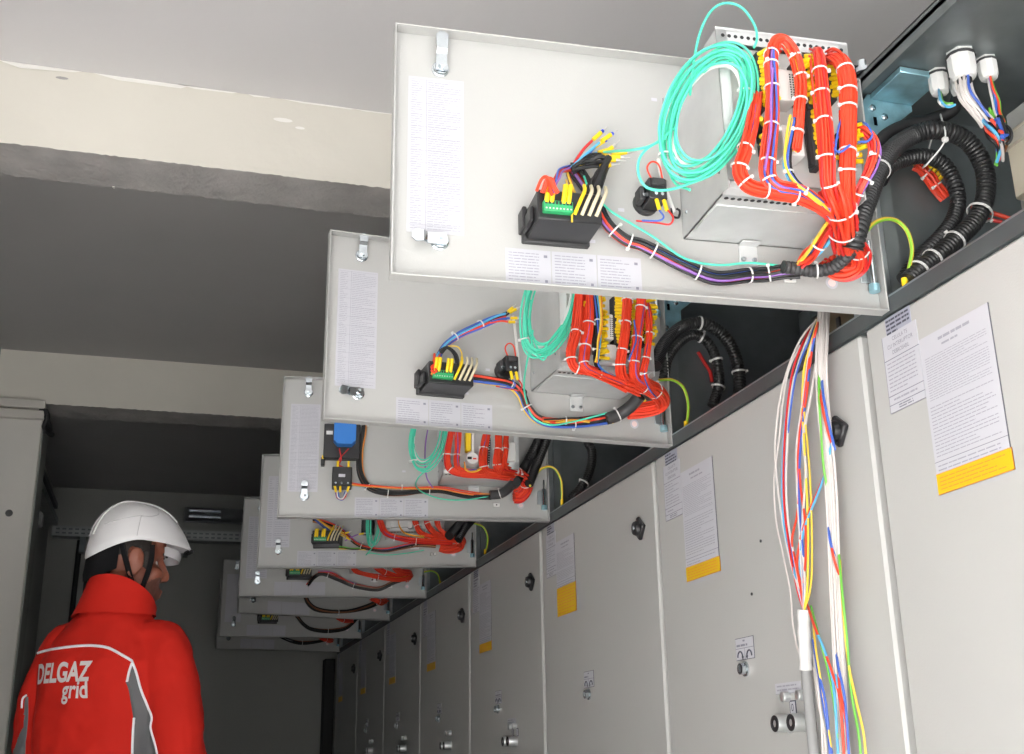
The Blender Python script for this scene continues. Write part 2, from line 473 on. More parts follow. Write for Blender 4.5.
# ================================================================ switchgear cubicles with their two doors
ORD = ['first', 'second', 'third', 'fourth', 'fifth', 'sixth', 'seventh', 'eighth']
def FP(a, b, h): return Vector((-h, -a, b+CZ))            # lower door: a to the right, b above camera height, h out of the face
def FD(a, b, h): return Vector((-a, h, b))                # inside of an instrument door, a = -u
STEEL = mat('satin_nickel', (.62, .64, .64), .38, .75)
def cell_sheet(par, c):
    mb = MB(); R = random.Random(30+c); h = .0012
    a0, a1 = .046, .128
    slab(mb, FP, .058, .565, .118, .597, GREYL)
    if c < 4: lines(mb, FP, .060, .570, .116, .595, 4, h, INKD, 1, 5, .5, R)
    slab(mb, FP, a0, .4575, a1, .572, PAPER, .0011)
    h = .0015
    for b in (.535, .482, .469): slab(mb, FP, a0, b-.0005, a1, b+.0005, INK, .0015)
    slab(mb, FP, a0, .4575, a0+.0008, .572, INKL, .0014); slab(mb, FP, a0, .4575, a1, .4585, INKL, .0014)
    if c < 3:
        text(mb, FP, 'CELULA TS', .089, .5635, .0085, h, INK, .0, .036)
        text(mb, FP, 'CU INTERUPTOR', .088, .5535, .0085, h, INK, .0, .060)
        text(mb, FP, 'DEBROSABIL', .088, .5435, .0085, h, INK, .0, .040)
    else: lines(mb, FP, .06, .54, .12, .568, 3, h, INK, 1, 3, .5, R)
    lines(mb, FP, a0+.006, .486, a1-.006, .532, 8, h, INKS, .96, 6, .3, R)
    lines(mb, FP, a0+.012, .4725, a1-.014, .4785, 1, h, INKS, 1, 4, .45, R)
    lines(mb, FP, a0+.022, .460, a1-.024, .467, 2, h, INK, 1, 2, .5, R)
    mb.build('cell_label', par)
def instr_sheet(par, c):
    mb = MB(); R = random.Random(50+c); h = .0015
    bl, ymid, ybot = (.415, .418, .346) if c == 2 else (.348, .349, .322)
    a0, a1, bt = .129, .275, .54
    slab(mb, FP, a0, bl, a1, bt, PAPER, .0011)
    slab(mb, FP, a0-.001, ybot, a1+.002, ymid+.001, YLAB, .0012)
    for (p, q, r, s) in ((a0-.001, ybot, a1+.002, ybot+.001), (a0-.001, ymid, a1+.002, ymid+.0008), (a1+.001, ybot, a1+.002, ymid)): slab(mb, FP, p, q, r, s, ORED, .0014)
    slab(mb, FP, a1-.0008, bl, a1, bt, INK, .0014)
    if c < 6:
        lines(mb, FP, .170, bt-.0145, .238, bt-.0095, 1, h, INKS, 1, 4, .8, R)
        lines(mb, FP, .176, bt-.023, .232, bt-.019, 1, h, INKS, 1, 3, .7, R)
        lines(mb, FP, a0+.008, bl+(.10 if c != 2 else .05), a1-.006, bt-.030, 18 if c != 2 else 12, h, INKS, .97, 12, .26, R)
        lines(mb, FP, a0+.006, bl+.022, a1-.006, bl+(.094 if c != 2 else .046), 15 if c != 2 else 6, h, INKS, .97, 12, .26, R)
        slab(mb, FP, a0, bl+.017, a1, bl+.0178, INK, .0014)
        lines(mb, FP, a0+.006, bl+.003, a1-.008, bl+.014, 2, h, INKS, .95, 8, .3, R)
        lines(mb, FP, a0+.006, ybot+.004, a1-.006, ymid-.003, 4 if c != 2 else 9, .0016, ORED, .97, 9, .26, R)
    mb.build('instruction_sheet', par)
def lock_label(par, c):
    mb = MB(); a0, a1, b0, b1 = .314, .380, .158, .194
    slab(mb, FP, a0-.001, b0-.001, a1+.001, b1+.001, INKD, .0009); slab(mb, FP, a0, b0, a1, b1, PAPER, .0012)
    slab(mb, FP, a0, .1765, a1, .1775, INK, .0015); slab(mb, FP, .3465, b0, .3475, .177, INK, .0015)
    R = random.Random(c)
    lines(mb, FP, .342, .187, .352, .192, 1, .0015, INK, 1, 1, .6, R); lines(mb, FP, .318, .179, .376, .185, 1, .0015, INK, 1, 3, .6, R)
    for ca, sg in ((.330, 1), (.364, -1)):                # two turning arrows
        pts = [FP(ca+.009*math.cos(t)*sg, .162+.010*math.sin(t), .0018) for t in [math.pi*i/10 for i in range(11)]]
        mb.tube(pts, .0014, INKD, 6, smooth=False)
        e = pts[0]; mb.add([e+Vector((0, .005, .001)), e+Vector((0, -.005, .001)), e+Vector((0, 0, -.005))], [(0, 1, 2)], INKD)
    mb.build('lock_label', par)
    k = MB(); o = FP(.344, .1415, 0)
    k.lathe([(.0, 0), (.013, 0), (.013, .003), (.010, .004), (.010, .012), (.0, .012)], o, (-1, 0, 0), CHROME, 20)
    k.lathe([(.0085, .0121), (.0085, .0128), (0, .0128)], o, (-1, 0, 0), BLACK, 20)
    k.box(o+Vector((-.0145, -.0015, -.005)), o+Vector((-.0128, .0015, .005)), CHROME)
    k.build('key_lock', par)
def knob(par):
    o = FP(.714, .468, 0); mb = MB()
    Mx = Matrix.Translation(o) @ Matrix.Rotation(math.radians(38), 4, 'X')
    mb.box((-.011, -.0195, -.0195), (-.0005, .0195, .0195), BLACK, .003, Mx)
    mb.lathe([(.0, .006), (.0165, .006), (.0165, .013), (.014, .019), (.006, .0195), (.006, .018), (0, .018)], o, (-1, 0, 0), BLACK, 20)
    mb.lathe([(0, .0178), (.0055, .0178), (.0048, .0205), (0, .0208)], o, (-1, 0, 0), CHROME, 14)
    mb.build('rotary_knob', par)
def a_at(px, py, h):
    return -(at_x(px, py, X0-h).y-(Y0+W))           # measure on the second lower door
BUT = [a_at(775, 724, .026), a_at(791, 722, .026)]; IND = [a_at(782, 698, .012), a_at(797, 697, .012)]
def push_pair(par, c):
    R = random.Random(c)
    if c < 4:
        mb = MB(); slab(mb, FP, .444, .093, .526, .110, PAPER, .0012); slab(mb, FP, .444, .093, .526, .0935, INK, .0015)
        lines(mb, FP, .450, .096, .520, .108, 2, .0016, INKS, 1, 4, .4, R); mb.build('switch_label', par)
        for a, t in ((IND[0]+.013, '0'), (IND[1]+.011, 'I')):
            mb = MB(); slab(mb, FP, a-.0105, .0595, a+.0095, .0815, INKD, .0010); slab(mb, FP, a-.0085, .0615, a+.0075, .0795, PAPER, .0013)
            text(mb, FP, t, a-.0005, .0705, .0165, .0017, INKD, .0); mb.build('position_label', par)
    for a in IND:
        b = MB(); b.lathe([(0, 0), (.0085, 0), (.0085, .011), (.0070, .0125), (0, .013)], FP(a, .0875, 0), (-1, 0, 0), STEEL, 18)
        b.build('indicator_button', par)
    for a in BUT:
        b = MB(); o = FP(a, .0465, 0)
        b.lathe([(0, 0), (.0155, 0), (.0155, .002), (.0140, .003), (.0140, .024), (.0130, .026), (.006, .026)], o, (-1, 0, 0), STEEL, 24)
        b.build('push_button', par)
        d = MB().lathe([(0, .0252), (.0128, .0252), (.0128, .0272), (.006, .0275), (.0055, .025), (0, .025)], o, (-1, 0, 0), BLACK, 24)
        d.lathe([(.0, .0251), (.0045, .0251), (.0045, .0265), (0, .0266)], o, (-1, 0, 0), STEEL, 14)
        tag(d.build('button_cap', par), 'black round cap')
def lower_door(root, c):
    mb = MB()
    mb.box((0, -W+.011, .06), (.024, -.006, .600+CZ), RALP, .0045)
    d = mb.build('lower_door', root, angle=30)
    cell_sheet(d, c)
    instr_sheet(d, c)
    if c: knob(d)
    if 0 < c < 7: lock_label(d, c)
    if c in (1, 3, 4, 5, 6): push_pair(d, c)
    if c == 1:
        for px, py in ((752, 594), (761, 541)):
            q = at_x(px, py); e = MB().lathe([(0, 0), (.0028, 0), (.0026, .0015), (0, .002)], Vector((0, q.y-(Y0+W*c), q.z)), (-1, 0, 0), BLACK, 10)
            e.build('hole_plug', d)
    return d
def body(root, c):
    mb = MB(); y0, y1 = -W, 0
    mb.box((.026, y0+.004, 0), (.62, y1-.004, .598+CZ), GALV)
    zb, zt = .600+CZ, .985+CZ
    mb.box((.0, y0, zb+.002), (.006, y1, .627+CZ), FRAME); mb.box((.0, y0, .627+CZ), (.022, y1, .630+CZ), GALV)   # sill of the opening
    mb.box((.006, y0, zb), (.60, y1, zb+.012), DARK)
    mb.box((.60, y0, zb), (.62, y1, zt+.02), DARK)
    mb.box((.0, y0, zt), (.62, y1, zt+.008), DARK)                                   # roof of the compartment
    mb.box((.0, y0, .970+CZ), (.004, y1, 1.001+CZ), DARK); mb.box((.0, y0, .9985+CZ), (.62, y1, 1.001+CZ), DARK)
    mb.box((.004, -.004, zb), (.60, -.0, zt), DARK)                                  # partition
    mb.box((.001, -.046, .627+CZ), (.027, -.002, zt-.01), GALV, .002)                # hinge upright
    mb.box((.001, y0+.002, .627+CZ), (.02, y0+.02, zt-.01), GALV, .002)
    mb.box((.0272, -.044, .64+CZ), (.05, -.04, zt-.02), DARK)
    mb.build('body', root)
    # blue-passivated corner gusset inside the top corner
    g = MB()
    def G(a, b, h): return Vector((a, -.045-h, b+CZ))
    g.prism([(.006, .955), (.026, .984), (.105, .984), (.105, .965), (.062, .93), (.060, .865), (.006, .865)], G, 0, .004, ZINC)
    g.box((.03, -.13, .974+CZ), (.105, -.05, .984+CZ), ZINC, .001)
    for a, b in ((.03, .958), (.05, .945), (.024, .885), (.044, .885)):
        g.lathe([(0, 0), (.006, 0), (.006, .004), (.003, .006), (0, .006)], G(a, b, .004), (0, -1, 0), CHROME, 6)
    g.box(G(.027, .925, .004), G(.033, .94, .010), CHROME, .001)
    g.build('corner_gusset', root)
    s = MB().lathe([(0, 0), (.012, 0), (.012, .008), (.007, .01), (.007, .022), (0, .022)], (.004, -.075, 1.001+CZ), (0, 0, 1), CHROME, 12)
    s.lathe([(.0, .0), (.008, .0), (.009, .018), (0, .018)], (-.004, -.060, 1.001+CZ), (0, 0, 1), BLACK, 12)
    s.build('roof_bolt', root)
def latch(par, u, v, d, L=.05):
    mb = MB(); o = FD(-u, v, 0)
    mb.lathe([(0, .0005), (.0125, .0005), (.0125, .004), (.0105, .005), (.0105, .011), (.006, .011), (.006, .015), (0, .015)], o, (0, 1, 0), CHROME, 6 if False else 18)
    ax = Vector((1, 0, 0)) if d == 'side' else Vector((0, 0, 1)); bx = Vector((0, 1, 0)); cx = ax.cross(bx)
    def L_(a, b, h): return o+ax*a+cx*b+bx*h
    q = [(-.008, .0125), (.018, .0125), (.024, .0185), (L-.006, .0185), (L, .0175)]
    ws = [.008, .0078, .0078, .009, .0035]
    vs = []
    for (a, h), w_ in zip(q, ws): vs += [L_(a, -w_, h), L_(a, w_, h), L_(a, w_, h+.0028), L_(a, -w_, h+.0028)]
    fs = [(0, 1, 2, 3), (16, 19, 18, 17)]
    for i in range(4):
        for j in range(4): fs.append((i*4+j, i*4+4+j, i*4+4+(j+1) % 4, i*4+(j+1) % 4))
    mb.add(vs, fs, CHROME)
    mb.lathe([(0, .0155), (.005, .0155), (.005, .0195), (0, .020)], o, (0, 1, 0), CHROME, 6)
    mb.build('cam_latch', par, angle=25)
STRIP = [.5635, .5800, .5225, .593, .590, .588, .588, .585]
def instrument_door(root, c):
    fr = FR[c]; mb = MB(); t = .0016
    mb.box((0, 0, 0), (DW, t, DH), RAL)
    mb.box((0, t, 0), (DW, DT, .0025), RAL, .0006); mb.box((0, t, DH-.0025), (DW, DT, DH), RAL, .0006)
    mb.box((DW-.0025, t, .0025), (DW, DT, DH-.0025), RAL, .0006); mb.box((0, t, .0025), (.0025, DT, DH-.0025), RAL, .0006)
    d = mb.build('instrument_door', root)
    d.matrix_world = fr.M
    bpy.context.view_layer.update()
    d.matrix_parent_inverse = Matrix(); d.matrix_basis = root.matrix_world.inverted() @ fr.M
    latch(d, .655, .330 if c == 0 else .347, 'up', .052 if c == 0 else .042)
    latch(d, .655, .060, 'side' if c < 2 else 'up', .040)
    # tall typed list and three data sheets
    s = MB(); R = random.Random(80+c); a0, a1, b0, b1 = -.700, -.621, .0725, .3145
    slab(s, FD, a0, b0, a1, b1, PAPERD, .0022)
    if c < 5:
        rows = 62 if c < 3 else 30
        dx = -.0008
        lines(s, FD, a0+.004, b0+.004, a0+.024, b1-.006, rows, .0025, INKL, .8, 2, .22, R)
        lines(s, FD, a0+.028, b0+.004, a1-.003, b1-.006, rows, .0025, INKL, .98, 6, .22, R)
        s.quad(FD, a0+.0255, b0+.002, a0+.0261, b1-.003, .0024, INKL)
        for i in range(0, rows, 5):
            b = b1-.004-(b1-b0-.008)*i/rows; s.quad(FD, a0+.002, b-.0002, a1-.002, b+.0002, .0024, INKL)
    s.build('wiring_list', d)
    for j in range(3):
        s = MB(); a = -STRIP[c]+j*.0655
        slab(s, FD, a, .008, a+.064, .060, PAPERD, .0022)
        if c < 4:
            lines(s, FD, a+.004, .012, a+.050, .056, 10, .0025, INKL, .95, 5, .3, R)
            s.quad(FD, a+.054, .049, a+.059, .053, .0025, INK); s.quad(FD, a+.055, .012, a+.059, .016, .0025, INK)
        s.build('data_sheet', d)
    s = MB(); s.lathe([(0, .0017), (.0095, .0017), (.0095, .0023), (0, .0023)], FD(-.076, .046, 0), (0, 1, 0), PAPER, 20)
    s.lathe([(0, .0023), (.006, .0023), (.006, .0026), (.0035, .0026)], FD(-.076, .046, 0), (0, 1, 0), PINK, 16); s.build('inspection_sticker', d)
    for v in (.045, .30):
        hg = MB(); hg.cyl(FD(-.013, v, .010), FD(-.013, v+.045, .010), .0058, CHROME, 14); hg.cyl(FD(-.013, v-.012, .010), FD(-.013, v, .010), .008, ZINC, 12)
        hg.box((.004, .0017, v+.004), (.03, .005, v+.041), GALV, .001); hg.cyl(FD(-.013, v+.045, .010), FD(-.013, v+.07, .010), .0025, CHROME, 8); hg.build('hinge', d)
    if c < 5:
        br = MB(); br.box((.190, .0017, .062), (.219, .004, .094), GALVB, .001); br.box((.190, .0017, .092), (.219, .02, .0945), GALVB, .0008)
        for u_ in (.196, .213): br.lathe([(0, .004), (.004, .004), (.003, .007), (0, .007)], FD(-u_, .071, 0), (0, 1, 0), CHROME, 10)
        br.build('mounting_bracket', d)
        if c < 3:
            for a_, b_ in ((-.338, .318), (-.398, .131), (-.443, .078)):
                tg = MB(); slab(tg, FD, a_, b_, a_+.009, b_+.005, PAPER, .0023); tg.build('marker_tag', d)
        tb = MB(); tb.box((.134, .0017, .040), (.152, .006, .050), TIE, .001); tb.lathe([(0, .006), (.002, .006), (.002, .007), (0, .007)], FD(-.143, .045, 0), (0, 1, 0), BLACK, 8); tb.build('tie_base', d)
    return d
CLAB = ['grey cubicle nearest the camera, first in the row, only its far part in frame', 'second grey cubicle in the row, loose white wires hang before its lower door',
        'third grey cubicle, its lower door bearing a tall yellow notice under the sheet', 'fourth grey cubicle in the row, its lower door just beyond the tall yellow notice',
        'fifth grey cubicle in the row, counting from the camera', 'sixth grey cubicle in the row, counting from the camera',
        'seventh grey cubicle, next to the last in the dim row', 'last and farthest grey cubicle at the dark end of the row']
CUB = []
for c in range(8):
    root = empty('switchgear_cubicle', Matrix.Translation((X0, Y0+W*c, 0)), CLAB[c], 'switchgear', 'row of switchgear cubicles with open top doors')
    bpy.context.view_layer.update()
    body(root, c); lower_door(root, c); instrument_door(root, c); CUB.append(root)
# ================================================================ devices and wiring on the instrument doors
def on_door(k, name, base, label, cat, group=None):
    b = Vector(base)
    return empty(name, FR[k].M @ Matrix.Translation(b), label, cat, group), b
DN = ['nearest open door', 'second open door', 'third open door', 'fourth open door', 'fifth open door', 'sixth open door', 'seventh open door', 'last open door']
BU0, BU1, BV0, BV1, BW = .105, .302, .096, .336, .165
# ---- relay housings
def housing(k, label):
    E, o = on_door(k, 'relay_housing', ((BU0+BU1)/2, .0017, BV0), label, 'relay housing', 'galvanised relay housings on the open doors')
    mb = MB(); t = .002; x0, x1, z0, z1 = BU0, BU1, BV0, BV1
    mb.box((x0, .0018, z0), (x0+t, BW, z1), GALVB); mb.box((x1-t, .0018, z0), (x1, BW, z1), GALVB)
    mb.box((x0, .0018, z1-t), (x1, BW, z1), GALVB); mb.box((x0, .0018, z0), (x1, BW-.026, z0+t), GALVB)
    mb.box((x0, .0018, z0), (x1, .004, z1), GALVB)
    mb.box((x0+.004, .03, z0-.0018), (x1-.004, .115, z0), GALVB, .001)
    mb.box((x0, BW-.027, z0+.0), (x1, BW-.022, z0+.012), GALVB)
    mb.box((x0, BW-.026, z0+.010), (x1, BW, z0+.012), GALVB, .0005)
    mb.box((x0, BW-.002, z0+.010), (x1, BW, z0+.030), GALVB); mb.box((x0, BW-.002, z1-.020), (x1, BW, z1+.004), GALVB)
    mb.box((x0, BW-.002, z0+.010), (x0+.014, BW, z1), GALVB); mb.box((x1-.016, BW-.002, z0+.010), (x1, BW, z1), GALVB)
    n = 20                                                   # vent holes below and above the terminal face
    for i in range(n):
        x = x0+.010+(x1-x0-.02)*i/(n-1)
        mb.lathe([(0, 0), (.0032, 0), (.0032, .0006), (0, .0006)], (x, BW-.031, z0-.0003), (0, 0, -1), BLACK, 10)
        mb.lathe([(0, 0), (.0028, 0), (.0028, .0004), (0, .0004)], (x, BW, z1-.009), (0, 1, 0), BLACK, 10)
    for z in (.13, .30):
        for y in (.02, .14): mb.lathe([(0, 0), (.003, 0), (.002, .0015), (0, .0015)], (x1, y, z), (1, 0, 0), CHROME, 8)
    mb.build('case', E, o)
    pl = MB(); pl.box((x0+.014, BW-.012, z0+.030), (x1-.016, BW-.010, z1-.020), GREYM); pl.build('terminal_plate', E, o)
    fr = FR[k]
    return E, o
def strip(E, o, a, b, wd, lean=1, gap=.0066, w0=None, yellow=True, R=random):
    """Pluggable terminal strip between local points a (top) and b (bottom) with a yellow sleeve at each way."""
    w0 = BW-.012 if w0 is None else w0
    mb = MB(); a = Vector((a[0], w0, a[2])); b = Vector((b[0], w0, b[2]))
    L = (b-a).length; d = (b-a).normalized(); s_ = Vector((d.z, 0, -d.x))
    Mx = Matrix((s_, Vector((0, 1, 0)), d)).transposed().to_4x4()
    mb.box((-wd/2, 0, 0), (wd/2, .022, L), BLACKM, .001, Matrix.Translation(a) @ Mx)
    n = int(L/gap)
    for i in range(n):
        c = a+d*(gap*(i+.5))
        mb.lathe([(0, 0), (.0018, 0), (.0018, .0006), (0, .0006)], c+Vector((0, .022, 0))+s_*wd*.2, (0, 1, 0), FERR, 6)
        if yellow:
            e = c+s_*(R.uniform(-.2, .2)*wd)+Vector((0, .021, 0))
            q = e+s_*(lean*R.uniform(.009, .016))+Vector((0, R.uniform(.012, .024), 0))+d*R.uniform(.0, .008)
            mb.tube([e, e.lerp(q, .6), q], .0034, YEL, 6, n=2)
    return mb.build('terminal_strip', E, o)
def module(E, o, c, sx, sz, m, name='interface_module', dots=True, w0=None, h=.03):
    w0 = BW-.012 if w0 is None else w0
    mb = MB(); mb.box((c[0]-sx/2, w0, c[2]-sz/2), (c[0]+sx/2, w0+h, c[2]+sz/2), m, .0015)
    if dots:
        for i in range(10):
            for j in (0, 1):
                mb.box((c[0]-sx*.42+j*.004, w0+h, c[2]-sz*.4+sz*.8*i/10), (c[0]-sx*.42+j*.004+.0022, w0+h+.0004, c[2]-sz*.4+sz*.8*i/10+sz*.04), BLACK)
    return mb.build(name, E, o)
H1, o1 = housing(0, 'galvanised relay housing with red wire looms on the nearest open door')
f = FR[0]; S_ = BW+.01
for (a, b, w_, ln) in (((759, 52), (764, 108), .010, 1), ((764, 118), (768, 150), .009, -1), ((806, 54), (812, 108), .011, 1), ((812, 110), (820, 166), .011, 1), ((829, 60), (834, 100), .011, 1), ((844, 128), (851, 166), .011, 1), ((795, 60), (800, 100), .006, 1)):
    strip(H1, o1, f.P(*a, S_), f.P(*b, S_), w_, ln)
bk = MB()
a = f.P(803, 66, BW); b = f.P(812, 168, BW)
bk.tube([Vector((a.x, BW+.002, a.z)), Vector((b.x, BW+.002, b.z))], .006, BLACK, 8, n=2); bk.build('black_channel', H1, o1)
module(H1, o1, f.P(784, 88, S_), .026, .048, GREYM); module(H1, o1, f.P(791, 143, S_), .03, .045, TIE, dots=False)
H2, o2 = housing(1, 'galvanised relay housing below the nearest door, on the second open door'); f = FR[1]
for (a, b, w_, ln) in (((575, 300), (577, 326), .009, 1), ((596, 298), (599, 360), .010, 1), ((616, 296), (617, 345), .011, 1), ((633, 300), (631, 352), .008, 1), ((646, 300), (645, 345), .008, 1)):
    strip(H2, o2, f.P(*a, S_), f.P(*b, S_), w_, ln)
module(H2, o2, f.P(608, 328, S_), .016, .052, TIE); module(H2, o2, f.P(609, 353, S_), .025, .03, GREYM, dots=False)
H3, o3 = housing(2, 'galvanised relay housing with a round relay, on the third open door'); f = FR[2]
for (a, b, w_, ln) in (((459, 438), (458, 466), .008, 1), ((489, 438), (488, 466), .009, 1), ((500, 438), (498, 462), .007, 1)):
    strip(H3, o3, f.P(*a, S_), f.P(*b, S_), w_, ln, yellow=False)
rr = MB(); c = f.P(472, 459, S_)
rr.lathe([(0, 0), (.019, 0), (.019, .028), (.015, .034), (0, .034)], (c.x, BW-.012, c.z), (0, 1, 0), TIE, 20)
rr.box((c.x-.006, BW-.012, c.z+.012), (c.x+.002, BW+.02, c.z+.07), TIE, .002); rr.box((c.x+.003, BW-.012, c.z+.02), (c.x+.017, BW+.02, c.z+.07), YEL, .002)
rr.box((c.x+.002, BW+.022, c.z-.004), (c.x+.013, BW+.0225, c.z+.003), BLACK); rr.box((c.x-.010, BW+.022, c.z-.004), (c.x-.001, BW+.0225, c.z), RED)
rr.build('round_relay', H3, o3)
module(H3, o3, f.P(510, 452, S_), .028, .05, GREYM, dots=False)
H4, o4 = housing(3, 'galvanised relay housing mostly hidden by the door above, on the fourth open door'); f = FR[3]
for px in (388, 410, 424, 440): module(H4, o4, f.P(px, 525, S_), .014, .02, TIE, dots=False, h=.02)
strip(H4, o4, f.P(417, 505, S_), f.P(418, 528, S_), .008, 1, yellow=False)
housing(4, 'galvanised relay housing barely showing on the fifth open door')

# ---- wiring harness of each door: red looms that gather into one trunk by the hinge
def redset(n, extra=()):
    R = [RED]*n
    for i in range(n):
        if random.random() < .15: R[i] = RED2
    for j, m in enumerate(extra): R[(j*5+2) % n] = m
    return R
def harness(k, label, looms, trunk=None, base=None, sleeve=None, cond=None, wires=(), ties_every=.35):
    f = FR[k]; base = base or (.09, .06, .09)
    E, o = on_door(k, 'wiring_harness', base, label, 'wiring harness', 'red wiring harnesses on the open doors')
    for L in looms:
        P = f.path(L['p'], L.get('w', .20)); mb = MB()
        bundle(mb, P, L['r'], L.get('cols') or redset(L.get('n', 19), L.get('ex', ())), n=L.get('sm', 6), seg=5, wander=.5)
        nm = mb.build(L.get('name', 'wire_loom'), E, o)
        if 'lab' in L: nm['label'] = L['lab']
        for t in L.get('t', ()): tie(P, t, L['r']*1.12, E, o)
    for wr in wires:
        mb = MB(); mb.tube(f.path(wr[0], wr[3] if len(wr) > 3 else .21), wr[1], wr[2], 7); mb.build('wire', E, o)
    if sleeve:
        mb = MB(); P = f.path(sleeve[0], .05); conduit(mb, P, sleeve[1], BLACKM) if len(sleeve) < 3 else mb.tube(P, sleeve[1], BLACKM, 10)
        mb.build('black_sleeve', E, o)
        tie(P, .35, sleeve[1]*1.05, E, o)
    return E, o
T1 = [(830, 195, .185), (838, 212, .165), (843, 228, .14), (842, 243, .115)]
harness(0, 'thick red wiring looms with white ties on the nearest open door', [
    dict(p=[(757, 96, .17), (754, 112, .19), (750, 131, .2), (744, 152, .205), (739, 166, .205), (741, 177, .2), (751, 187, .2), (774, 192, .2), (800, 197, .195), (822, 208, .18), (836, 222, .15)], w=.2, r=.0085, n=20, ex=(BLUE,), t=(.28, .40, .55, .67, .78)),
    dict(p=[(777, 50, .18), (772, 50, .19), (771, 62, .2), (772, 90, .2), (772, 120, .2), (769, 150, .205), (768, 176, .205), (778, 188, .205), (800, 193, .2), (826, 210, .175)], r=.0082, n=20, ex=(BLUE, PURP, BLUE), t=(.17, .24, .33, .47, .60, .7)),
    dict(p=[(774, 54, .19), (776, 43, .2), (784, 41, .2), (793, 52, .2), (799, 68, .2), (802, 88, .2), (800, 108, .2), (798, 128, .2), (795, 150, .2)], r=.007, n=14, ex=(YELW, YELW), t=(.42, .55, .70, .9)),
    dict(p=[(815, 53, .17), (818, 56, .195), (820, 76, .205), (822, 100, .205), (825, 130, .21), (827, 160, .21), (828, 182, .2), (833, 200, .185), (841, 220, .15), (842, 240, .12)], r=.0088, n=22, ex=(RED2,), t=(.2, .30, .42, .55, .7)),
    dict(p=[(828, 60, .17), (836, 57, .195), (844, 66, .205), (848, 86, .21), (848, 110, .21), (848, 140, .21), (847, 168, .21), (847, 190, .195), (847, 210, .17), (845, 232, .13)], r=.0098, n=26, t=(.25, .36, .44, .6, .68)),
    dict(p=[(853, 130, .18), (864, 132, .195), (873, 141, .2), (875, 153, .2), (871, 168, .2), (864, 183, .195), (857, 198, .18), (850, 216, .15), (846, 236, .12)], r=.0062, n=12, ex=(BLUE, PURP), t=(.42, .6, .72)),
    dict(p=[(832, 186, .185), (838, 200, .18), (842, 216, .16), (844, 232, .13), (846, 244, .10)], r=.0185, n=46, t=(.42, .7)),
    dict(p=[(836, 208, .17), (843, 226, .135), (852, 240, .105), (860, 254, .08), (857, 266, .06), (846, 272, .05), (834, 270, .045), (826, 262, .05)], r=.0125, n=26, ex=(YELW, RED2), t=(.25, .4)),
    dict(p=[(832, 222, .15), (824, 236, .115), (815, 250, .09), (806, 260, .06), (800, 266, .05)], r=.009, cols=[RED, RED, BLUE, RED, YELW, BLUE, RED2, RED, LBLUE, YELW, RED], t=(.4,)),
    dict(p=[(793, 118, .2), (789, 139, .2), (787, 165, .2), (795, 182, .205), (812, 196, .2), (824, 206, .185), (834, 220, .16)], r=.0045, cols=[YELW, BLUE, BLUE, LBLUE, RUB, YELW], t=(.4, .6), name='coloured_wires'),
    ],
    sleeve=([(783, 267, .045), (800, 269, .046), (815, 271, .05), (832, 268, .06), (845, 258, .08), (853, 249, .095), (856, 240, .11)], .0095),
    wires=[([(858, 122, .18), (866, 124, .2), (872, 134, .205), (868, 141, .205), (858, 142, .2)], .0016, BLUE), ([(838, 137, .21), (832, 146, .215), (840, 152, .22), (850, 145, .222)], .0016, BLUE), ([(773, 68, .212), (771, 100, .213), (771, 130, .216), (765, 170, .218)], .0016, PURP), ([(843, 116, .2), (838, 130, .215), (834, 160, .215)], .0014, BLUE)])
harness(1, 'red wiring looms just under the nearest door, on the second open door', [
    dict(p=[(581, 285, .18), (580, 297, .19), (577, 329, .2), (571, 353, .2), (575, 368, .2), (589, 371, .2), (606, 377, .19), (628, 388, .17)], r=.0085, n=18, t=(.3, .48, .6, .8)),
    dict(p=[(589, 285, .19), (589, 310, .2), (588, 328, .2), (585, 350, .2), (585, 366, .205), (598, 374, .2), (622, 384, .18), (640, 392, .15)], r=.0085, n=18, ex=(PURP,), t=(.25, .4, .55)),
    dict(p=[(627, 285, .2), (627, 302, .2), (625, 328, .205), (622, 350, .205), (620, 366, .2), (624, 380, .185), (640, 390, .155)], r=.009, n=20, t=(.15, .3, .5, .66)),
    dict(p=[(642, 285, .2), (641, 303, .2), (638, 328, .205), (635, 352, .205), (634, 374, .195), (642, 384, .17), (656, 394, .12)], r=.009, n=20, ex=(BLUE, PURP), t=(.2, .4, .58)),
    dict(p=[(647, 305, .19), (649, 318, .2), (649, 337, .2), (646, 358, .2), (643, 374, .19), (648, 386, .165), (657, 396, .12)], r=.0062, n=11, ex=(BLUE,), t=(.3, .5, .66)),
    dict(p=[(622, 381, .18), (636, 384, .165), (648, 387, .14), (658, 393, .11), (662, 401, .08), (656, 407, .06), (642, 410, .05), (628, 411, .045)], r=.0145, n=30, ex=(YELW,), t=(.2, .38)),
    dict(p=[(594, 290, .2), (597, 315, .205), (598, 340, .205), (596, 362, .2), (603, 372, .2), (620, 380, .18), (636, 388, .165)], r=.004, cols=[RUB, RUB, BLUE, RUB, LBLUE], t=(.2, .4), name='black_wires'),
    dict(p=[(600, 290, .205), (601, 326, .21), (598, 345, .21), (596, 362, .21)], r=.0025, cols=[YELW, ORG], name='yellow_wires'),
    ], base=(.09, .06, .09),
    sleeve=([(606, 419, .04), (618, 415, .045), (630, 407, .06), (640, 396, .085)], .0125, 1),
    wires=[([(634, 320, .21), (636, 340, .217), (629, 360, .217)], .0016, BLUE), ([(646, 400, .06), (640, 405, .055), (632, 411, .055), (612, 423, .04)], .002, YELW)])
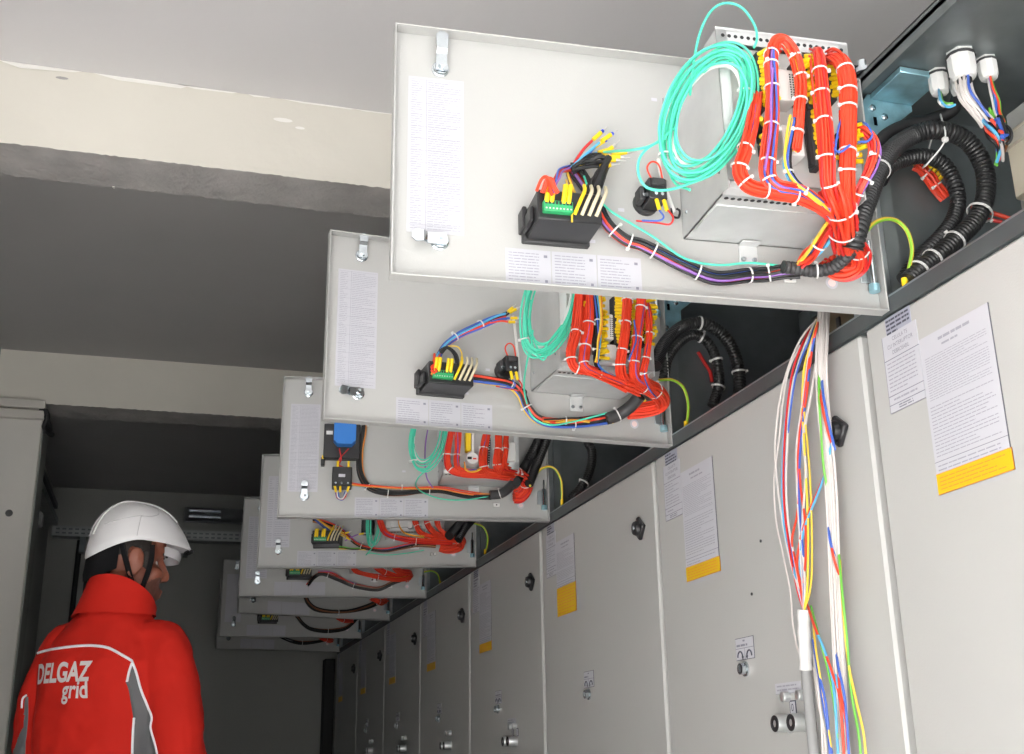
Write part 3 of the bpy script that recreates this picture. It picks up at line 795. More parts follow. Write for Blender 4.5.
harness(2, 'red wiring looms around the round relay, on the third open door', [
    dict(p=[(451, 432, .19), (450, 440, .2), (448, 458, .2), (451, 469, .2), (464, 474, .2), (486, 475, .19), (508, 478, .16)], r=.0082, n=16, t=(.3, .5)),
    dict(p=[(458, 432, .2), (458, 446, .2), (457, 463, .2), (461, 471, .2), (480, 473, .195), (504, 475, .165)], r=.007, n=14, ex=(PURP,), t=(.3,)),
    dict(p=[(487, 432, .2), (485, 445, .2), (483, 461, .2), (486, 471, .195), (500, 474, .17), (516, 478, .12)], r=.0095, n=18, ex=(BLUE,), t=(.25, .5)),
    dict(p=[(499, 432, .2), (498, 446, .2), (497, 462, .2), (500, 471, .185), (512, 474, .14)], r=.0085, n=16, t=(.3, .55)),
    dict(p=[(506, 432, .19), (506, 445, .19), (504, 465, .19), (510, 473, .15)], r=.006, n=10, t=(.4,)),
    dict(p=[(498, 470, .18), (510, 472, .14), (521, 476, .10), (527, 483, .075), (526, 490, .06), (520, 496, .05), (514, 497, .05)], r=.0165, n=32, t=(.25, .5)),
    dict(p=[(464, 462, .2), (466, 470, .205), (474, 471, .205), (482, 468, .205)], r=.003, cols=[YELW, BLUE, ORG], name='coloured_wires'),
    ], sleeve=([(490, 495, .045), (500, 494, .045), (508, 489, .06), (515, 481, .09)], .0125, 1))
harness(3, 'red wiring looms seen under the third door, on the fourth open door', [
    dict(p=[(379, 515, .2), (381, 524, .2), (387, 534, .2), (405, 539, .2), (428, 541, .19), (452, 542, .16)], r=.0085, n=16, ex=(PURP,), t=(.5, .7)),
    dict(p=[(414, 515, .2), (416, 524, .2), (422, 533, .2), (438, 538, .18), (456, 541, .14)], r=.0085, n=16, t=(.3,)),
    dict(p=[(426, 515, .2), (428, 524, .2), (435, 533, .195), (450, 539, .15)], r=.0085, n=16, t=(.3,)),
    dict(p=[(437, 515, .2), (438, 525, .2), (444, 533, .18), (456, 539, .14)], r=.007, n=12),
    dict(p=[(440, 537, .17), (452, 538, .13), (461, 541, .10), (459, 547, .07), (448, 549, .06), (440, 547, .06)], r=.013, n=24, t=(.3,)),
    dict(p=[(398, 515, .21), (399, 524, .21), (404, 532, .21), (414, 536, .21), (424, 537, .21)], r=.0028, cols=[YELW, YELW, ORG], name='yellow_wires'),
    ])
harness(4, 'red wiring looms seen under the fourth door, on the fifth open door', [
    dict(p=[(352, 566, .2), (358, 572, .2), (378, 577, .2), (398, 579, .17), (410, 577, .12)], r=.0085, n=14, ex=(ORG,), t=(.5,)),
    dict(p=[(372, 564, .2), (382, 571, .2), (398, 577, .16), (409, 574, .11)], r=.0095, n=16, t=(.4,)),
    dict(p=[(392, 564, .19), (400, 571, .17), (410, 574, .12), (406, 580, .08)], r=.010, n=16)])
for k, pts in ((5, [(372, 598, .19), (380, 602, .17), (386, 601, .12)]), (6, [(338, 617, .2), (344, 621, .18), (352, 620, .12)]), (7, [(320, 637, .18), (327, 640, .15), (332, 640, .1)])):
    harness(k, 'small red wiring loom showing below on the %s' % DN[k], [dict(p=pts, r=.011, n=12, t=(.4,))])

# ---- meters, selector blocks, timer
def meter(k, label, u0=.446, v0=.068):
    E, o = on_door(k, 'panel_meter', (u0+.048, .0017, v0), label, 'meter', 'black panel meters on the open doors')
    mb = MB(); mb.box((u0-.001, .0017, v0-.001), (u0+.095, .012, v0+.049), BLACKM, .0015)
    mb.box((u0+.001, .012, v0+.002), (u0+.090, .078, v0+.046), BLACK, .002)
    mb.box((u0+.093, .0017, v0+.012), (u0+.099, .030, v0+.044), BLACK, .0015); mb.box((u0+.090, .014, v0+.008), (u0+.096, .06, v0+.03), BLACK, .002)
    mb.build('case', E, o)
    g = MB(); g.box((u0+.044, .0778, v0+.010), (u0+.084, .088, v0+.026), GRN, .001)
    for i in range(8):
        g.box((u0+.0455+i*.0048, .0878, v0+.020), (u0+.0485+i*.0048, .0885, v0+.0245), BLACK)
        g.lathe([(0, 0), (.0014, 0), (.0014, .0004), (0, .0004)], (u0+.047+i*.0048, .088, v0+.014), (0, 1, 0), FERR, 6)
    g.build('terminal_block', E, o)
    for i, du in enumerate((.080, .073, .057, .050)):
        s = MB(); a = Vector((u0+du, .086, v0+.023))
        s.tube([a, a+Vector((-.001, .004, .012)), a+Vector((-.003, .003, .026))], .0033, YEL, 8, n=3)
        s.cyl(a+Vector((0, -.001, -.004)), a, .0022, RED2, 6); s.build('marker_sleeve', E, o)
    for i, du in enumerate((.040, .030, .020, .010)):
        s = MB(); a = Vector((u0+du, .079, v0+.012))
        s.tube([a, a+Vector((-.006, .008, .016)), a+Vector((-.014, .004, .034)), a+Vector((-.018, -.01, .05))], .0026, YEL if i == 0 else CLEAR, 8, n=4); s.build('cable_end', E, o)
    return E, o
M1, mo1 = meter(0, 'black panel meter with green terminal block on the nearest open door')
M2, mo2 = meter(1, 'black panel meter with green terminal block on the second open door')
M4, mo4 = meter(3, 'black panel meter on the fourth open door, just under the third door', .446)
M5, mo5 = meter(4, 'black panel meter on the fifth open door', .45)
M7, mo7 = meter(6, 'black panel meter on the seventh open door', .44)
def selector(k, u, v, label, wires):
    E, o = on_door(k, 'selector_switch', (u, .0017, v), label, 'switch', 'black contact blocks on the open doors')
    mb = MB(); mb.lathe([(0, .0017), (.019, .0017), (.019, .010), (.014, .012), (0, .012)], (u, 0, v), (0, 1, 0), BLACK, 18)
    mb.box((u-.017, .010, v-.014), (u+.010, .048, v+.019), BLACK, .002); mb.box((u+.010, .012, v-.010), (u+.019, .034, v+.012), BLACKM, .002)
    mb.box((u-.012, .046, v+.006), (u+.006, .052, v+.017), BLACKM, .001)
    mb.lathe([(0, 0), (.0032, 0), (.0032, .001), (0, .001)], (u+.012, .034, v-.002), (0, 1, 0), CHROME, 8)
    for i in (-.009, .0): mb.lathe([(0, 0), (.0026, 0), (.0026, .0008), (0, .0008)], (u+i, .0482, v-.006), (0, 1, 0), CHROME, 8)
    mb.build('contact_block', E, o)
    for i, (pts, c) in enumerate(wires):
        w_ = MB(); w_.tube([Vector((u+p[0], p[1], v+p[2])) for p in pts], .0014, c, 6); w_.build('wire', E, o)
    for du in (-.012, -.001):
        s = MB(); s.tube([Vector((u+du, .044, v-.012)), Vector((u+du-.003, .046, v-.030))], .003, YEL, 8, n=1); s.cyl(Vector((u+du+.0008, .043, v-.006)), Vector((u+du, .044, v-.012)), .0022, RED2, 6); s.build('marker_sleeve', E, o)
    return E
LW = [([(-.004, .045, -.03), (-.008, .05, -.042), (.0, .052, -.050), (.02, .04, -.046)], BLUE), ([(-.016, .045, -.028), (-.022, .05, -.042), (-.016, .05, -.053), (.0, .045, -.05), (.025, .03, -.042)], RED2),
      ([(.004, .045, .016), (.010, .045, .034), (.002, .045, .045), (-.008, .045, .040), (-.012, .045, .018)], RED)]
selector(0, .357, .146, 'black selector switch back with red wire loop on the nearest open door', LW)
selector(1, .361, .133, 'black selector switch back with red wire loop on the second open door', LW)
f = FR[2]
q = f.P(342, 442, .03); E, o = on_door(2, 'timer_relay', (q.x, .0017, q.z-.04), 'black square timer relay with blue cap on the third open door', 'timer relay')
mb = MB(); mb.box((q.x-.048, .0017, q.z-.045), (q.x+.048, .03, q.z+.05), BLACK, .002); mb.box((q.x+.025, .03, q.z+.02), (q.x+.042, .0305, q.z+.03), TIE); mb.build('socket', E, o)
mb = MB(); mb.prism([(-.036, -.002), (-.026, -.014), (.012, -.014), (.022, -.002), (.022, .05), (-.036, .05)], lambda a, b, h: Vector((q.x+a*1.0, h, q.z+b)), .03, .065, CBLUE); mb.build('blue_cap', E, o)
mb = MB(); mb.box((q.x+.044, .002, q.z-.062), (q.x+.054, .02, q.z-.04), BLACK, .001); mb.box((q.x+.046, .02, q.z-.045), (q.x+.052, .024, q.z-.036), YEL); mb.build('clip', E, o)
for i, dx in enumerate((.006, -.018)):
    w_ = MB(); w_.tube([Vector((q.x+dx, .03, q.z-.018)), Vector((q.x+.002-dx*.2, .04, q.z-.05)), Vector((q.x+.006, .04, q.z-.065)), Vector((q.x-.022+i*.02, .04, q.z-.078))], .0017, RED2, 6); w_.build('wire', E, o)
q = f.P(342, 478, .03); E, o = on_door(2, 'contactor', (q.x, .0017, q.z-.03), 'small black contact block below the blue capped timer relay', 'switch')
mb = MB(); mb.box((q.x-.026, .0017, q.z-.026), (q.x+.026, .05, q.z+.026), BLACK, .002); mb.box((q.x-.008, .05, q.z-.002), (q.x+.009, .0505, q.z+.006), PAPER)
for dx in (-.016, 0, .016): mb.lathe([(0, 0), (.003, 0), (.003, .0008), (0, .0008)], (q.x+dx, .05, q.z-.018), (0, 1, 0), CHROME, 8)
mb.build('block', E, o)
for i, (dx, s_) in enumerate(((-.016, 1), (.012, 1), (-.018, -1), (.004, -1), (.018, -1))):
    m_ = MB(); m_.tube([Vector((q.x+dx, .045, q.z+s_*.025)), Vector((q.x+dx*(1 if s_ > 0 else .8), .047, q.z+s_*.042))], .0032, YEL, 8, n=1); m_.build('marker_sleeve', E, o)
m_ = MB(); bundle(m_, [Vector((q.x+.012, .046, q.z-.042)), Vector((q.x+.008, .046, q.z-.056)), Vector((q.x-.002, .046, q.z-.060)), Vector((q.x-.008, .046, q.z-.052)), Vector((q.x-.012, .046, q.z-.04))], .004, [RED2, BLUE, GREYM, BLUE], n=4); m_.build('wire', E, o)
f = FR[3]; q = f.P(368, 525, .03); E, o = on_door(3, 'contactor', (q.x, .0017, q.z-.02), 'black contact block beside turquoise cable on the fourth open door', 'switch')
mb = MB(); mb.box((q.x-.02, .0017, q.z-.03), (q.x+.02, .05, q.z+.03), BLACK, .002)
for i in range(3): mb.box((q.x-.014+i*.01, .05, q.z-.02), (q.x-.008+i*.01, .0508, q.z+.02), BLACKM)
mb.build('block', E, o)

# ---- cable looms from the trunk to the meter
def loom(k, label, looms, base, fans=(), wires=(), group='multi-coloured cable looms on the open doors'):
    f = FR[k]; E, o = on_door(k, 'cable_loom', base, label, 'cable loom', group)
    for L in looms:
        P = f.path(L['p'], L.get('w', .02)); mb = MB(); bundle(mb, P, L['r'], L['cols'], n=L.get('n', 7), seg=6, wander=L.get('wa', .4))
        mb.build(L.get('name', 'cables'), E, o)
        for t in L.get('t', ()): tie(P, t, L['r']*1.25, E, o)
    for (pts, r, m, w, *rest) in wires:
        mb = MB(); P = f.path(pts, w); mb.tube(P, r, m, 7); mb.build('wire', E, o)
    for (pts, col, ys, fer, w) in fans:        # wire with yellow sleeve, ferrule and bare end
        P = cr(f.path(pts, w), 8); mb = MB(); n = len(P)
        mb.tube(P[:int(n*.62)], .0021, col, 6, smooth=False)
        a, b, c = P[int(n*.60)], P[int(n*.80)], P[-1]
        mb.cyl(a, b, .0031, YEL if ys else BLACK, 8); mb.cyl(b, b.lerp(c, .35), .0026, fer, 8); mb.cyl(b.lerp(c, .35), c, .0010, FERR, 6)
        mb.build('wire', E, o)
    return E, o
loom(0, 'black, red, blue cable loom with loose wire ends on the nearest open door', [
    dict(p=[(800, 270, .04), (782, 271, .03), (766, 274), (749, 275), (716, 278), (686, 267), (656, 252), (640, 244), (627, 240), (612, 228), (603, 215), (597, 200), (588, 186), (578, 172), (572, 166)], w=.018, r=.0085,
         cols=[YELW, RED, BLUE, RUB, RUB, RUB, PURP, RUB, RED, RUB, BLUE, RUB], t=(.13, .22, .33, .44, .56, .63)),
    dict(p=[(571, 168, .024), (560, 172, .06), (556, 182, .085), (552, 193, .095)], r=.004, cols=[RED, RED, BLUE, RED2, PURP, RED], n=6, name='red_wires'),
    dict(p=[(556, 194, .1), (550, 180, .105), (545, 180, .1), (541, 192, .096)], r=.005, cols=[RED, RED, RED, RED], n=6, name='red_wires'),
    dict(p=[(606, 162, .05), (602, 178, .055), (594, 194, .06), (585, 204, .07)], r=.0105, cols=[RUB, RUB, RUB, RUB], n=6, name='black_cables'),
    dict(p=[(571, 168, .03), (585, 164, .04), (598, 163, .045), (606, 162, .05)], r=.006, cols=[RUB, RUB, RUB], n=6, name='black_cables'),
    dict(p=[(568, 174, .03), (572, 190, .04), (578, 200, .06)], r=.003, cols=[BRN, RED2, YELW], n=6, name='brown_wires'),
    ], (.42, .002, .09), fans=[
        ([(571, 168), (583, 150), (595, 138), (607, 127)], RED2, 1, BFER, .03), ([(571, 168), (585, 155), (604, 139), (617, 131)], LBLUE, 1, BFER, .035), ([(571, 168), (586, 157), (597, 145), (611, 138)], BLUE, 1, BFER, .03),
        ([(572, 168), (590, 155), (605, 153), (620, 140)], RUB, 1, FERR, .04), ([(572, 169), (592, 160), (615, 154), (638, 151)], YELW, 1, FERR, .04), ([(572, 169), (590, 158), (610, 157), (630, 158)], RUB, 1, FERR, .045),
        ([(572, 170), (594, 163), (606, 160), (626, 161)], RUB, 1, FERR, .045), ([(573, 170), (590, 167), (602, 166), (620, 164)], RUB, 1, FERR, .05), ([(572, 170), (588, 157), (600, 152), (616, 148)], LBLUE, 1, FERR, .03)],
    wires=[([(783, 266), (750, 263), (716, 265), (684, 258), (655, 238), (632, 224), (612, 212), (602, 203), (595, 199), (590, 194), (584, 176)], .0017, TURQ, .026),
           ([(566, 180, .03), (568, 188, .05), (572, 200, .07), (572, 215, .08), (572, 222, .084)], .0014, YELW, .03)])
loom(1, 'black, red, blue cable loom with loose wire ends on the second open door', [
    dict(p=[(610, 419, .04), (596, 421), (580, 423), (564, 424), (548, 423), (536, 418), (527, 407), (522, 395), (515, 387), (506, 383), (493, 381), (478, 379), (464, 377)], w=.018, r=.0085, cols=[RUB, RUB, RUB, RUB, RED, RUB, BLUE, RUB, YELW], t=(.2, .5, .7)),
    dict(p=[(590, 420), (575, 419.5), (556, 420), (543, 420)], w=.03, r=.0045, cols=[RED, ORG, RED, YELW, RUB], name='red_wires', t=(.5,)),
    dict(p=[(505, 316), (494, 319), (478, 326), (460, 334), (446, 344), (438, 356), (434, 366, .07)], w=.04, r=.0065, cols=[RUB, RED, BLUE, RED, LBLUE, RUB, BLUE], t=(.3, .55)),
    dict(p=[(436, 356, .06), (434, 366, .08), (433, 372, .09)], r=.0055, cols=[RED, RED, RED, ORG, RED], name='red_wires'),
    dict(p=[(440, 352, .05), (447, 348, .06), (455, 354, .07), (457, 364, .075), (455, 374, .08)], r=.004, cols=[RUB, RUB, RUB], name='black_cables'),
    ], (.40, .002, .08), fans=[([(490, 320), (500, 315), (509, 311), (516, 304)], RUB, 1, FERR, .04), ([(490, 321), (503, 317), (511, 312), (521, 306)], RUB, 1, FERR, .04), ([(490, 322), (502, 319), (512, 318), (522, 318)], BLUE, 1, FERR, .045), ([(490, 323), (501, 321), (510, 322), (520, 322)], RED, 1, FERR, .045)],
    wires=[([(448, 346, .05), (458, 347, .06), (462, 356, .07), (458, 368, .08)], .0013, YELW, .05)])
loom(2, 'black and red cable loom running under the blue cap on the third open door', [
    dict(p=[(364, 420), (363.5, 432), (360, 450), (360, 470), (365, 483), (374, 490), (388, 493), (404, 493), (420, 491), (440, 491), (466, 496), (492, 497, .04)], w=.018, r=.0075, cols=[RUB, RUB, RUB, BRN, ORG, RUB, RUB, RUB], t=(.05, .4, .55, .78)),
    dict(p=[(349, 484, .045), (362, 486, .03), (380, 487), (400, 488), (420, 488), (441, 488), (462, 492), (488, 496)], w=.028, r=.004, cols=[RED, YELW, RED, ORG, LBLUE], name='red_wires', t=(.45,)),
    ], (.40, .002, .05))
loom(3, 'cable loom with yellow sleeved ends on the fourth open door', [
    dict(p=[(313, 520), (325, 523), (338, 528), (348, 536), (356, 543), (368, 548), (385, 550), (402, 547), (418, 544), (436, 545)], w=.03, r=.007, cols=[RUB, ORG, BLUE, RUB, RED, RED, BRN, RUB], t=(.2, .5)),
    dict(p=[(316, 519), (328, 528), (338, 532), (348, 538)], w=.05, r=.006, cols=[YELW, BLUE, ORG, BLUE, YELW], name='coloured_wires'),
    dict(p=[(339, 548, .03), (352, 549), (366, 549)], w=.02, r=.0035, cols=[RUB, YELW, GRNW], name='earth_wires'),
    ], (.40, .002, .05), fans=[([(330, 530), (338, 531), (346, 533), (352, 531)], YELW, 1, FERR, .06), ([(332, 533), (340, 535), (347, 538), (353, 541)], YELW, 1, FERR, .06), ([(345, 541), (352, 537), (360, 534), (368, 533)], PURP, 1, FERR, .05)])
loom(4, 'black cable loom dipping across the fifth open door', [dict(p=[(308, 584, .06), (314, 577), (322, 573.5), (338, 579), (350, 584), (360, 587), (378, 589), (392, 583), (402, 579)], w=.025, r=.008, cols=[RUB, RUB, BRN, RUB, RED, RUB, RUB], t=(.3, .55)),
    dict(p=[(318, 572), (332, 573), (345, 580), (356, 585)], w=.03, r=.003, cols=[RED, RED2, PURP], name='red_wires')], (.35, .002, .04))
loom(5, 'black cable loom sagging across the sixth open door', [dict(p=[(305, 596), (308, 603), (316, 609), (330, 611.5), (346, 611.5), (360, 609), (372, 605), (380, 600)], w=.025, r=.009, cols=[RUB, RUB, BRN, RUB, RUB, RUB, RUB], t=(.5,))], (.3, .002, .04))
loom(6, 'black cable loom sagging across the seventh open door', [dict(p=[(296, 616), (303, 624), (312, 629), (328, 631), (344, 629), (352, 624), (357, 619)], w=.025, r=.009, cols=[RUB, RUB, BRN, RUB, RUB, RUB], t=(.5,))], (.3, .002, .04))
loom(7, 'black cable loom along the bottom of the last open door', [dict(p=[(280, 637), (290, 641), (302, 643), (316, 642), (328, 640)], w=.025, r=.009, cols=[RUB, RUB, BRN, RUB, RUB, RUB], t=(.5,))], (.3, .002, .04))

# ---- turquoise cable coils
def coil(k, label, cx, cy, A, B, ang, nl, w, tails, white=2, R=3, ties=(0.16, 0.62)):
    f = FR[k]; rn = random.Random(R)
    C = f.P(cx, cy, w); E, o = on_door(k, 'cable_coil', (C.x, C.y, C.z), label, 'cable', 'turquoise cable coils on the open doors')
    sc_ = (f.P(cx+10, cy, w)-C).length/10
    def P(px, py, dw=0): return f.P(px, py, w+dw)
    def loop(kA, kB, dx, dy, dw, m, name):
        pts = []
        for i in range(18):
            t = 2*math.pi*i/18; a = math.radians(ang)
            ex = A*kA*math.cos(t)*(1+rn.uniform(-.015, .015)); ey = B*kB*math.sin(t)*(1+rn.uniform(-.02, .02))
            px = cx+dx+ex*math.cos(a)-ey*math.sin(a); py = cy+dy+ex*math.sin(a)+ey*math.cos(a)
            pts.append(P(px, py, dw+rn.uniform(-.002, .002)))
        mb = MB(); mb.tube(pts, .0018, m, 6, closed=True, n=6); mb.build(name, E, o); return pts
    P0 = None
    for i in range(nl):
        kk = 1-.32*(i/nl)*rn.uniform(.4, 1.15)+(.05 if i == 1 else 0)
        pts = loop(kk*rn.uniform(.97, 1.03), kk*rn.uniform(.86, 1.08), rn.uniform(-.05, .06)*A, rn.uniform(-.04, .07)*A, rn.uniform(-.01, .01), TURQ, 'cable_loop')
        if i == nl//3: P0 = pts
    for i in range(white): loop(.74+.03*i, .70+.04*i, -.02*A, .05*A, -.008, TIE, 'white_cable_loop')
    for (pts, m) in tails:
        mb = MB(); mb.tube([P(p[0], p[1], p[2] if len(p) > 2 else 0) for p in pts], .0018, m, 6); mb.build('cable_end', E, o)
    full = cr(P0, 6, True)
    for t in ties: tie(full[max(0, int(t*len(full))-4):int(t*len(full))+5], .5, .0085, E, o)
    return E
coil(0, 'turquoise cable coil hanging before the relay housing on the nearest open door', 708, 112, 72, 40, -66, 15, .185, [
    ([(690, 95), (694, 60), (701, 30), (712, 10), (726, 3), (742, 8), (754, 24), (757, 38), (754, 48)], TURQ), ([(676, 126), (664, 137), (650, 146), (632, 150), (618, 151, -.05), (604, 152, -.13)], TURQ),
    ([(666, 138), (648, 148), (639, 160), (639, 176), (648, 188), (668, 190), (694, 182), (716, 172), (738, 150)], TURQ), ([(668, 170), (676, 184, -.02), (690, 190)], TURQ)])
coil(1, 'turquoise cable coil cut off by the nearest door, on the second open door', 551, 300, 60, 27, -74, 11, .175, [
    ([(533, 330), (531, 345), (527, 362, -.02), (524, 385, -.10), (527, 404, -.15), (534, 418, -.145), (550, 425, -.14), (572, 422, -.14), (592, 417, -.135), (607, 413, -.13)], TURQ),
    ([(528, 290), (527, 318), (534, 340), (541, 352), (548, 343), (562, 325)], TURQ), ([(531, 300), (529, 330), (536, 352), (543, 360), (549, 352)], TURQ), ([(526, 285), (526, 320), (528, 348)], TURQ)], R=8)
coil(2, 'turquoise cable coil cut off by the second door, on the third open door', 428, 434, 36, 18, -78, 8, .175, [
    ([(431, 462), (426, 470), (418, 478), (416, 486, -.08), (424, 493, -.14), (442, 499, -.15), (462, 500, -.15), (480, 498, -.14), (492, 495, -.13)], TURQ), ([(430, 420), (426, 440, -.05), (425, 462, -.1), (427, 478, -.13), (433, 488, -.14)], PURP)], R=5, white=1)
coil(3, 'turquoise cable loops hanging down on the fourth open door', 376, 512, 36, 7, -84, 6, .12, [
    ([(374, 540), (372, 548, -.05), (366, 555, -.09), (370, 553, -.095), (386, 555, -.095), (408, 553, -.09), (424, 550, -.09)], TURQ)], R=6, white=0, ties=(.3,))
# holder rod and hook for the coil, on the door
for k, a, b in ((0, (662, 178), (674, 212)), (1, (515, 330), (522, 392))):
    f = FR[k]; A_ = f.P(*a, .012); B_ = f.P(*b, .012)
    E, o = on_door(k, 'coil_hook', (B_.x, .0017, B_.z), 'white rod with a small black hook beside the coil on the %s' % DN[k], 'hook', 'rods beside the cable coils')
    mb = MB(); mb.tube([A_+Vector((.004, 0, .03)), A_, B_], .003, TIE, 8); mb.build('rod', E, o)
    mb = MB(); mb.tube([B_+Vector((.003, 0, .008)), B_+Vector((.003, 0, -.006)), B_+Vector((-.006, 0, -.008)), B_+Vector((-.009, 0, .002)), B_+Vector((-.004, 0, .006))], .0018, BLACK, 6); mb.build('hook', E, o)
f = FR[0]; q = f.P(672, 102, .01); E, o = on_door(0, 'cable_clamp', (q.x, .0017, q.z), 'small zinc cable clamp behind the turquoise coil on the nearest open door', 'clamp')
mb = MB(); mb.box((q.x-.012, .0017, q.z-.010), (q.x+.012, .004, q.z+.010), CHROME, .001); mb.tube([Vector((q.x-.006, .004, q.z)), Vector((q.x-.006, .02, q.z)), Vector((q.x-.02, .03, q.z+.004))], .003, CHROME, 8); mb.lathe([(0, .004), (.004, .004), (.004, .007), (0, .007)], (q.x+.006, 0, q.z), (0, 1, 0), CHROME, 6); mb.build('clamp_body', E, o)
# ================================================================ inside the compartments: conduits, earth wires, glands, terminals
GY = mat('earth_green', (.30, .60, .05), .4)
def in_comp(name, base, label, cat, group=None):
    return empty(name, Matrix.Translation(Vector(base)), label, cat, group), Vector(base)
def yp(pts, y): return [at_y(p[0], p[1], p[2] if len(p) > 2 else y) for p in pts]
def conduits(c, label, y, sets, ties):
    P0 = at_y(*sets[0][0][len(sets[0][0])//2][:2], y)
    E, o = in_comp('flexible_conduit', P0, label, 'conduit', 'black corrugated conduits in the compartments')
    for pts, r in sets:
        mb = MB(); conduit(mb, yp(pts, y), r); mb.build('conduit', E, o)
    for si, t, R in ties: tie(yp(sets[si][0], y), t, R, E, o, .004)
    return E, o
on_big, off_big = conduits(0, 'thick black corrugated conduit arching by the hinge of the nearest open door', 1.30, [
    ([(853, 249, 1.235), (857, 232, 1.225), (863, 212, 1.23), (868, 198, 1.24), (876, 177, 1.255), (889, 153, 1.28), (910, 137, 1.31), (934, 130), (961, 137), (977, 153), (986, 177), (984, 202), (974, 222), (958, 238), (940, 254), (922, 268), (908, 282)], .0145),
    ([(880, 180, 1.33), (888, 168, 1.335), (902, 160, 1.34), (924, 156, 1.34), (943, 164, 1.34), (954, 182, 1.34), (958, 202, 1.34), (952, 222, 1.335), (938, 240, 1.33), (918, 260, 1.33), (904, 280, 1.33)], .0125)],
    [(0, .72, .0185), (0, .83, .016), (0, .90, .016), (0, .95, .016), (0, .27, .0152)])
conduits(1, 'two black corrugated conduits arching in the opening beyond the nearest door', 2.08, [
    ([(655, 366, 2.0), (660, 352, 2.03), (668, 339, 2.06), (680, 328), (694, 323), (708, 325), (722, 334), (733, 350), (739, 372), (739, 395), (732, 412)], .0135),
    ([(664, 378, 2.12), (668, 358, 2.12), (680, 342, 2.12), (694, 335, 2.12), (708, 343, 2.12), (717, 362, 2.12), (719, 385, 2.12), (712, 406, 2.12)], .0115)],
    [(0, .44, .014), (0, .8, .015), (1, .7, .013), (1, .88, .013), (1, .5, .012)])
conduits(2, 'two black corrugated conduits in the opening beyond the second door', 2.88, [
    ([(516, 482, 2.82), (524, 468), (533, 452), (541, 436), (549, 424)], .0135), ([(529, 484, 2.84), (537, 464), (545, 444), (552, 428)], .0125), ([(586, 440), (592, 452), (590, 470), (582, 486), (570, 500)], .0125)], [(2, .7, .014)])
conduits(3, 'short black conduit in the opening beyond the third door', 3.66, [([(449, 536, 3.56), (458, 526, 3.6), (468, 516), (476, 510)], .015), ([(458, 540, 3.58), (465, 528, 3.6), (474, 518), (482, 510)], .0135)], [])
def strap(E, o, pts, y, r=.0013):
    P = yp(pts, y); mb = MB(); c = sum(P, Vector())/len(P); mb.tube(P, r, TIE, 8, closed=True, n=6)
    mb.box(P[0]-Vector((.004, .004, .003)), P[0]+Vector((.004, .003, .004)), TIE, .0008); mb.build('cable_tie', E, o)
E, o = on_big, off_big
strap(E, o, [(945, 140, 1.280), (941, 117, 1.30), (938, 117, 1.33), (925, 163, 1.36), (923, 167, 1.33), (928, 163, 1.31)], 1.3)
def earth(c, label, pts, y):
    P = yp(pts, y); E, o = in_comp('earth_wire', P[-1], label, 'wire', 'green and yellow earth wires at the door hinges')
    C = cr(P, 8); n = len(C)
    mb = MB(); mb.tube(C, .0030, YELW, 8, smooth=False)
    F = frames(C); S = [p+Fr[1]*.0009+Fr[2]*.0009 for p, Fr in zip(C, F)]
    mb.tube(S, .0024, GY, 8, smooth=False); mb.build('insulation', E, o)
    l = MB(); l.cyl(C[-1]+Vector((0, 0, .012)), C[-1]+Vector((0, 0, -.004)), .0042, YEL, 10); l.build('cable_lug', E, o)
earth(0, 'yellow and green earth wire looping by the nearest door hinge', [(866, 231, 1.27), (874, 223, 1.28), (885, 219, 1.29), (897, 221), (907, 231), (912, 249), (909, 268), (905, 286)], 1.30)
earth(1, 'yellow and green earth wire looping by the second door hinge', [(659, 380, 2.06), (672, 380, 2.07), (683, 387), (688, 402), (688, 415), (686, 427)], 2.08)
earth(2, 'orange yellow earth wire looping by the third door hinge', [(530, 486, 2.84), (534, 477), (541, 469), (549, 466.5), (556, 470), (561, 480), (562, 492), (562, 504)], 2.87)
earth(3, 'thin yellow green earth wire by the fourth door hinge', [(468, 524), (474, 523.5), (483, 527), (487.5, 536), (487, 546), (485, 553)], 3.66)
earth(4, 'thin yellow green earth wire by the fifth door hinge', [(424, 572), (432, 571), (438, 575), (440, 584)], 4.45)
# cable glands in the roof of the nearest compartment
def gland(bx_, by_, ty, wpx, label):
    zt = .985+CZ; d = ray(bx_, by_); b = EYE+d*((zt-CZ)/d.z); H = zt-at_y(bx_, ty, b.y).z; r = wpx*.5*(b-EYE).dot(_f)/FPX
    E, o = in_comp('cable_gland', b, label, 'cable gland', 'white cable glands in the compartment roof')
    mb = MB(); mb.lathe([(0, 0), (r*1.0, 0), (r*1.0, -H*.12), (0, -H*.12)], b, (0, 0, 1), TIE, 6); mb.build('lock_nut', E, o, angle=30)
    mb = MB(); mb.lathe([(0, -H*.11), (r*1.03, -H*.11), (r*1.03, -H*.2), (0, -H*.2)], b, (0, 0, 1), BLACKM, 24); mb.build('seal_ring', E, o)
    mb = MB(); mb.lathe([(0, -H*.2), (r*.98, -H*.2), (r*.98, -H*.75), (r*.78, -H*.96), (r*.5, -H), (0, -H)], b, (0, 0, 1), TIE, 10); mb.build('dome_nut', E, o, angle=30)
    return E, o, b+Vector((0, 0, -H))
GLY = 1.22
def gl_wires(E, o, start, pts, R, cols, sheath=None):
    P = [start+Vector((0, 0, .006))]+yp(pts, GLY)
    mb = MB(); bundle(mb, P, R, cols, n=6, wander=.3); mb.build('cores', E, o)
    if sheath:
        s = MB(); s.cyl(start+Vector((0, 0, .01)), start+Vector((.0, 0, -.012)), R*1.1, RUB, 12); s.build('sheath', E, o)
E, o, s = gland(960, 53, 79, 28, 'large white cable gland, middle one in the nearest compartment roof')
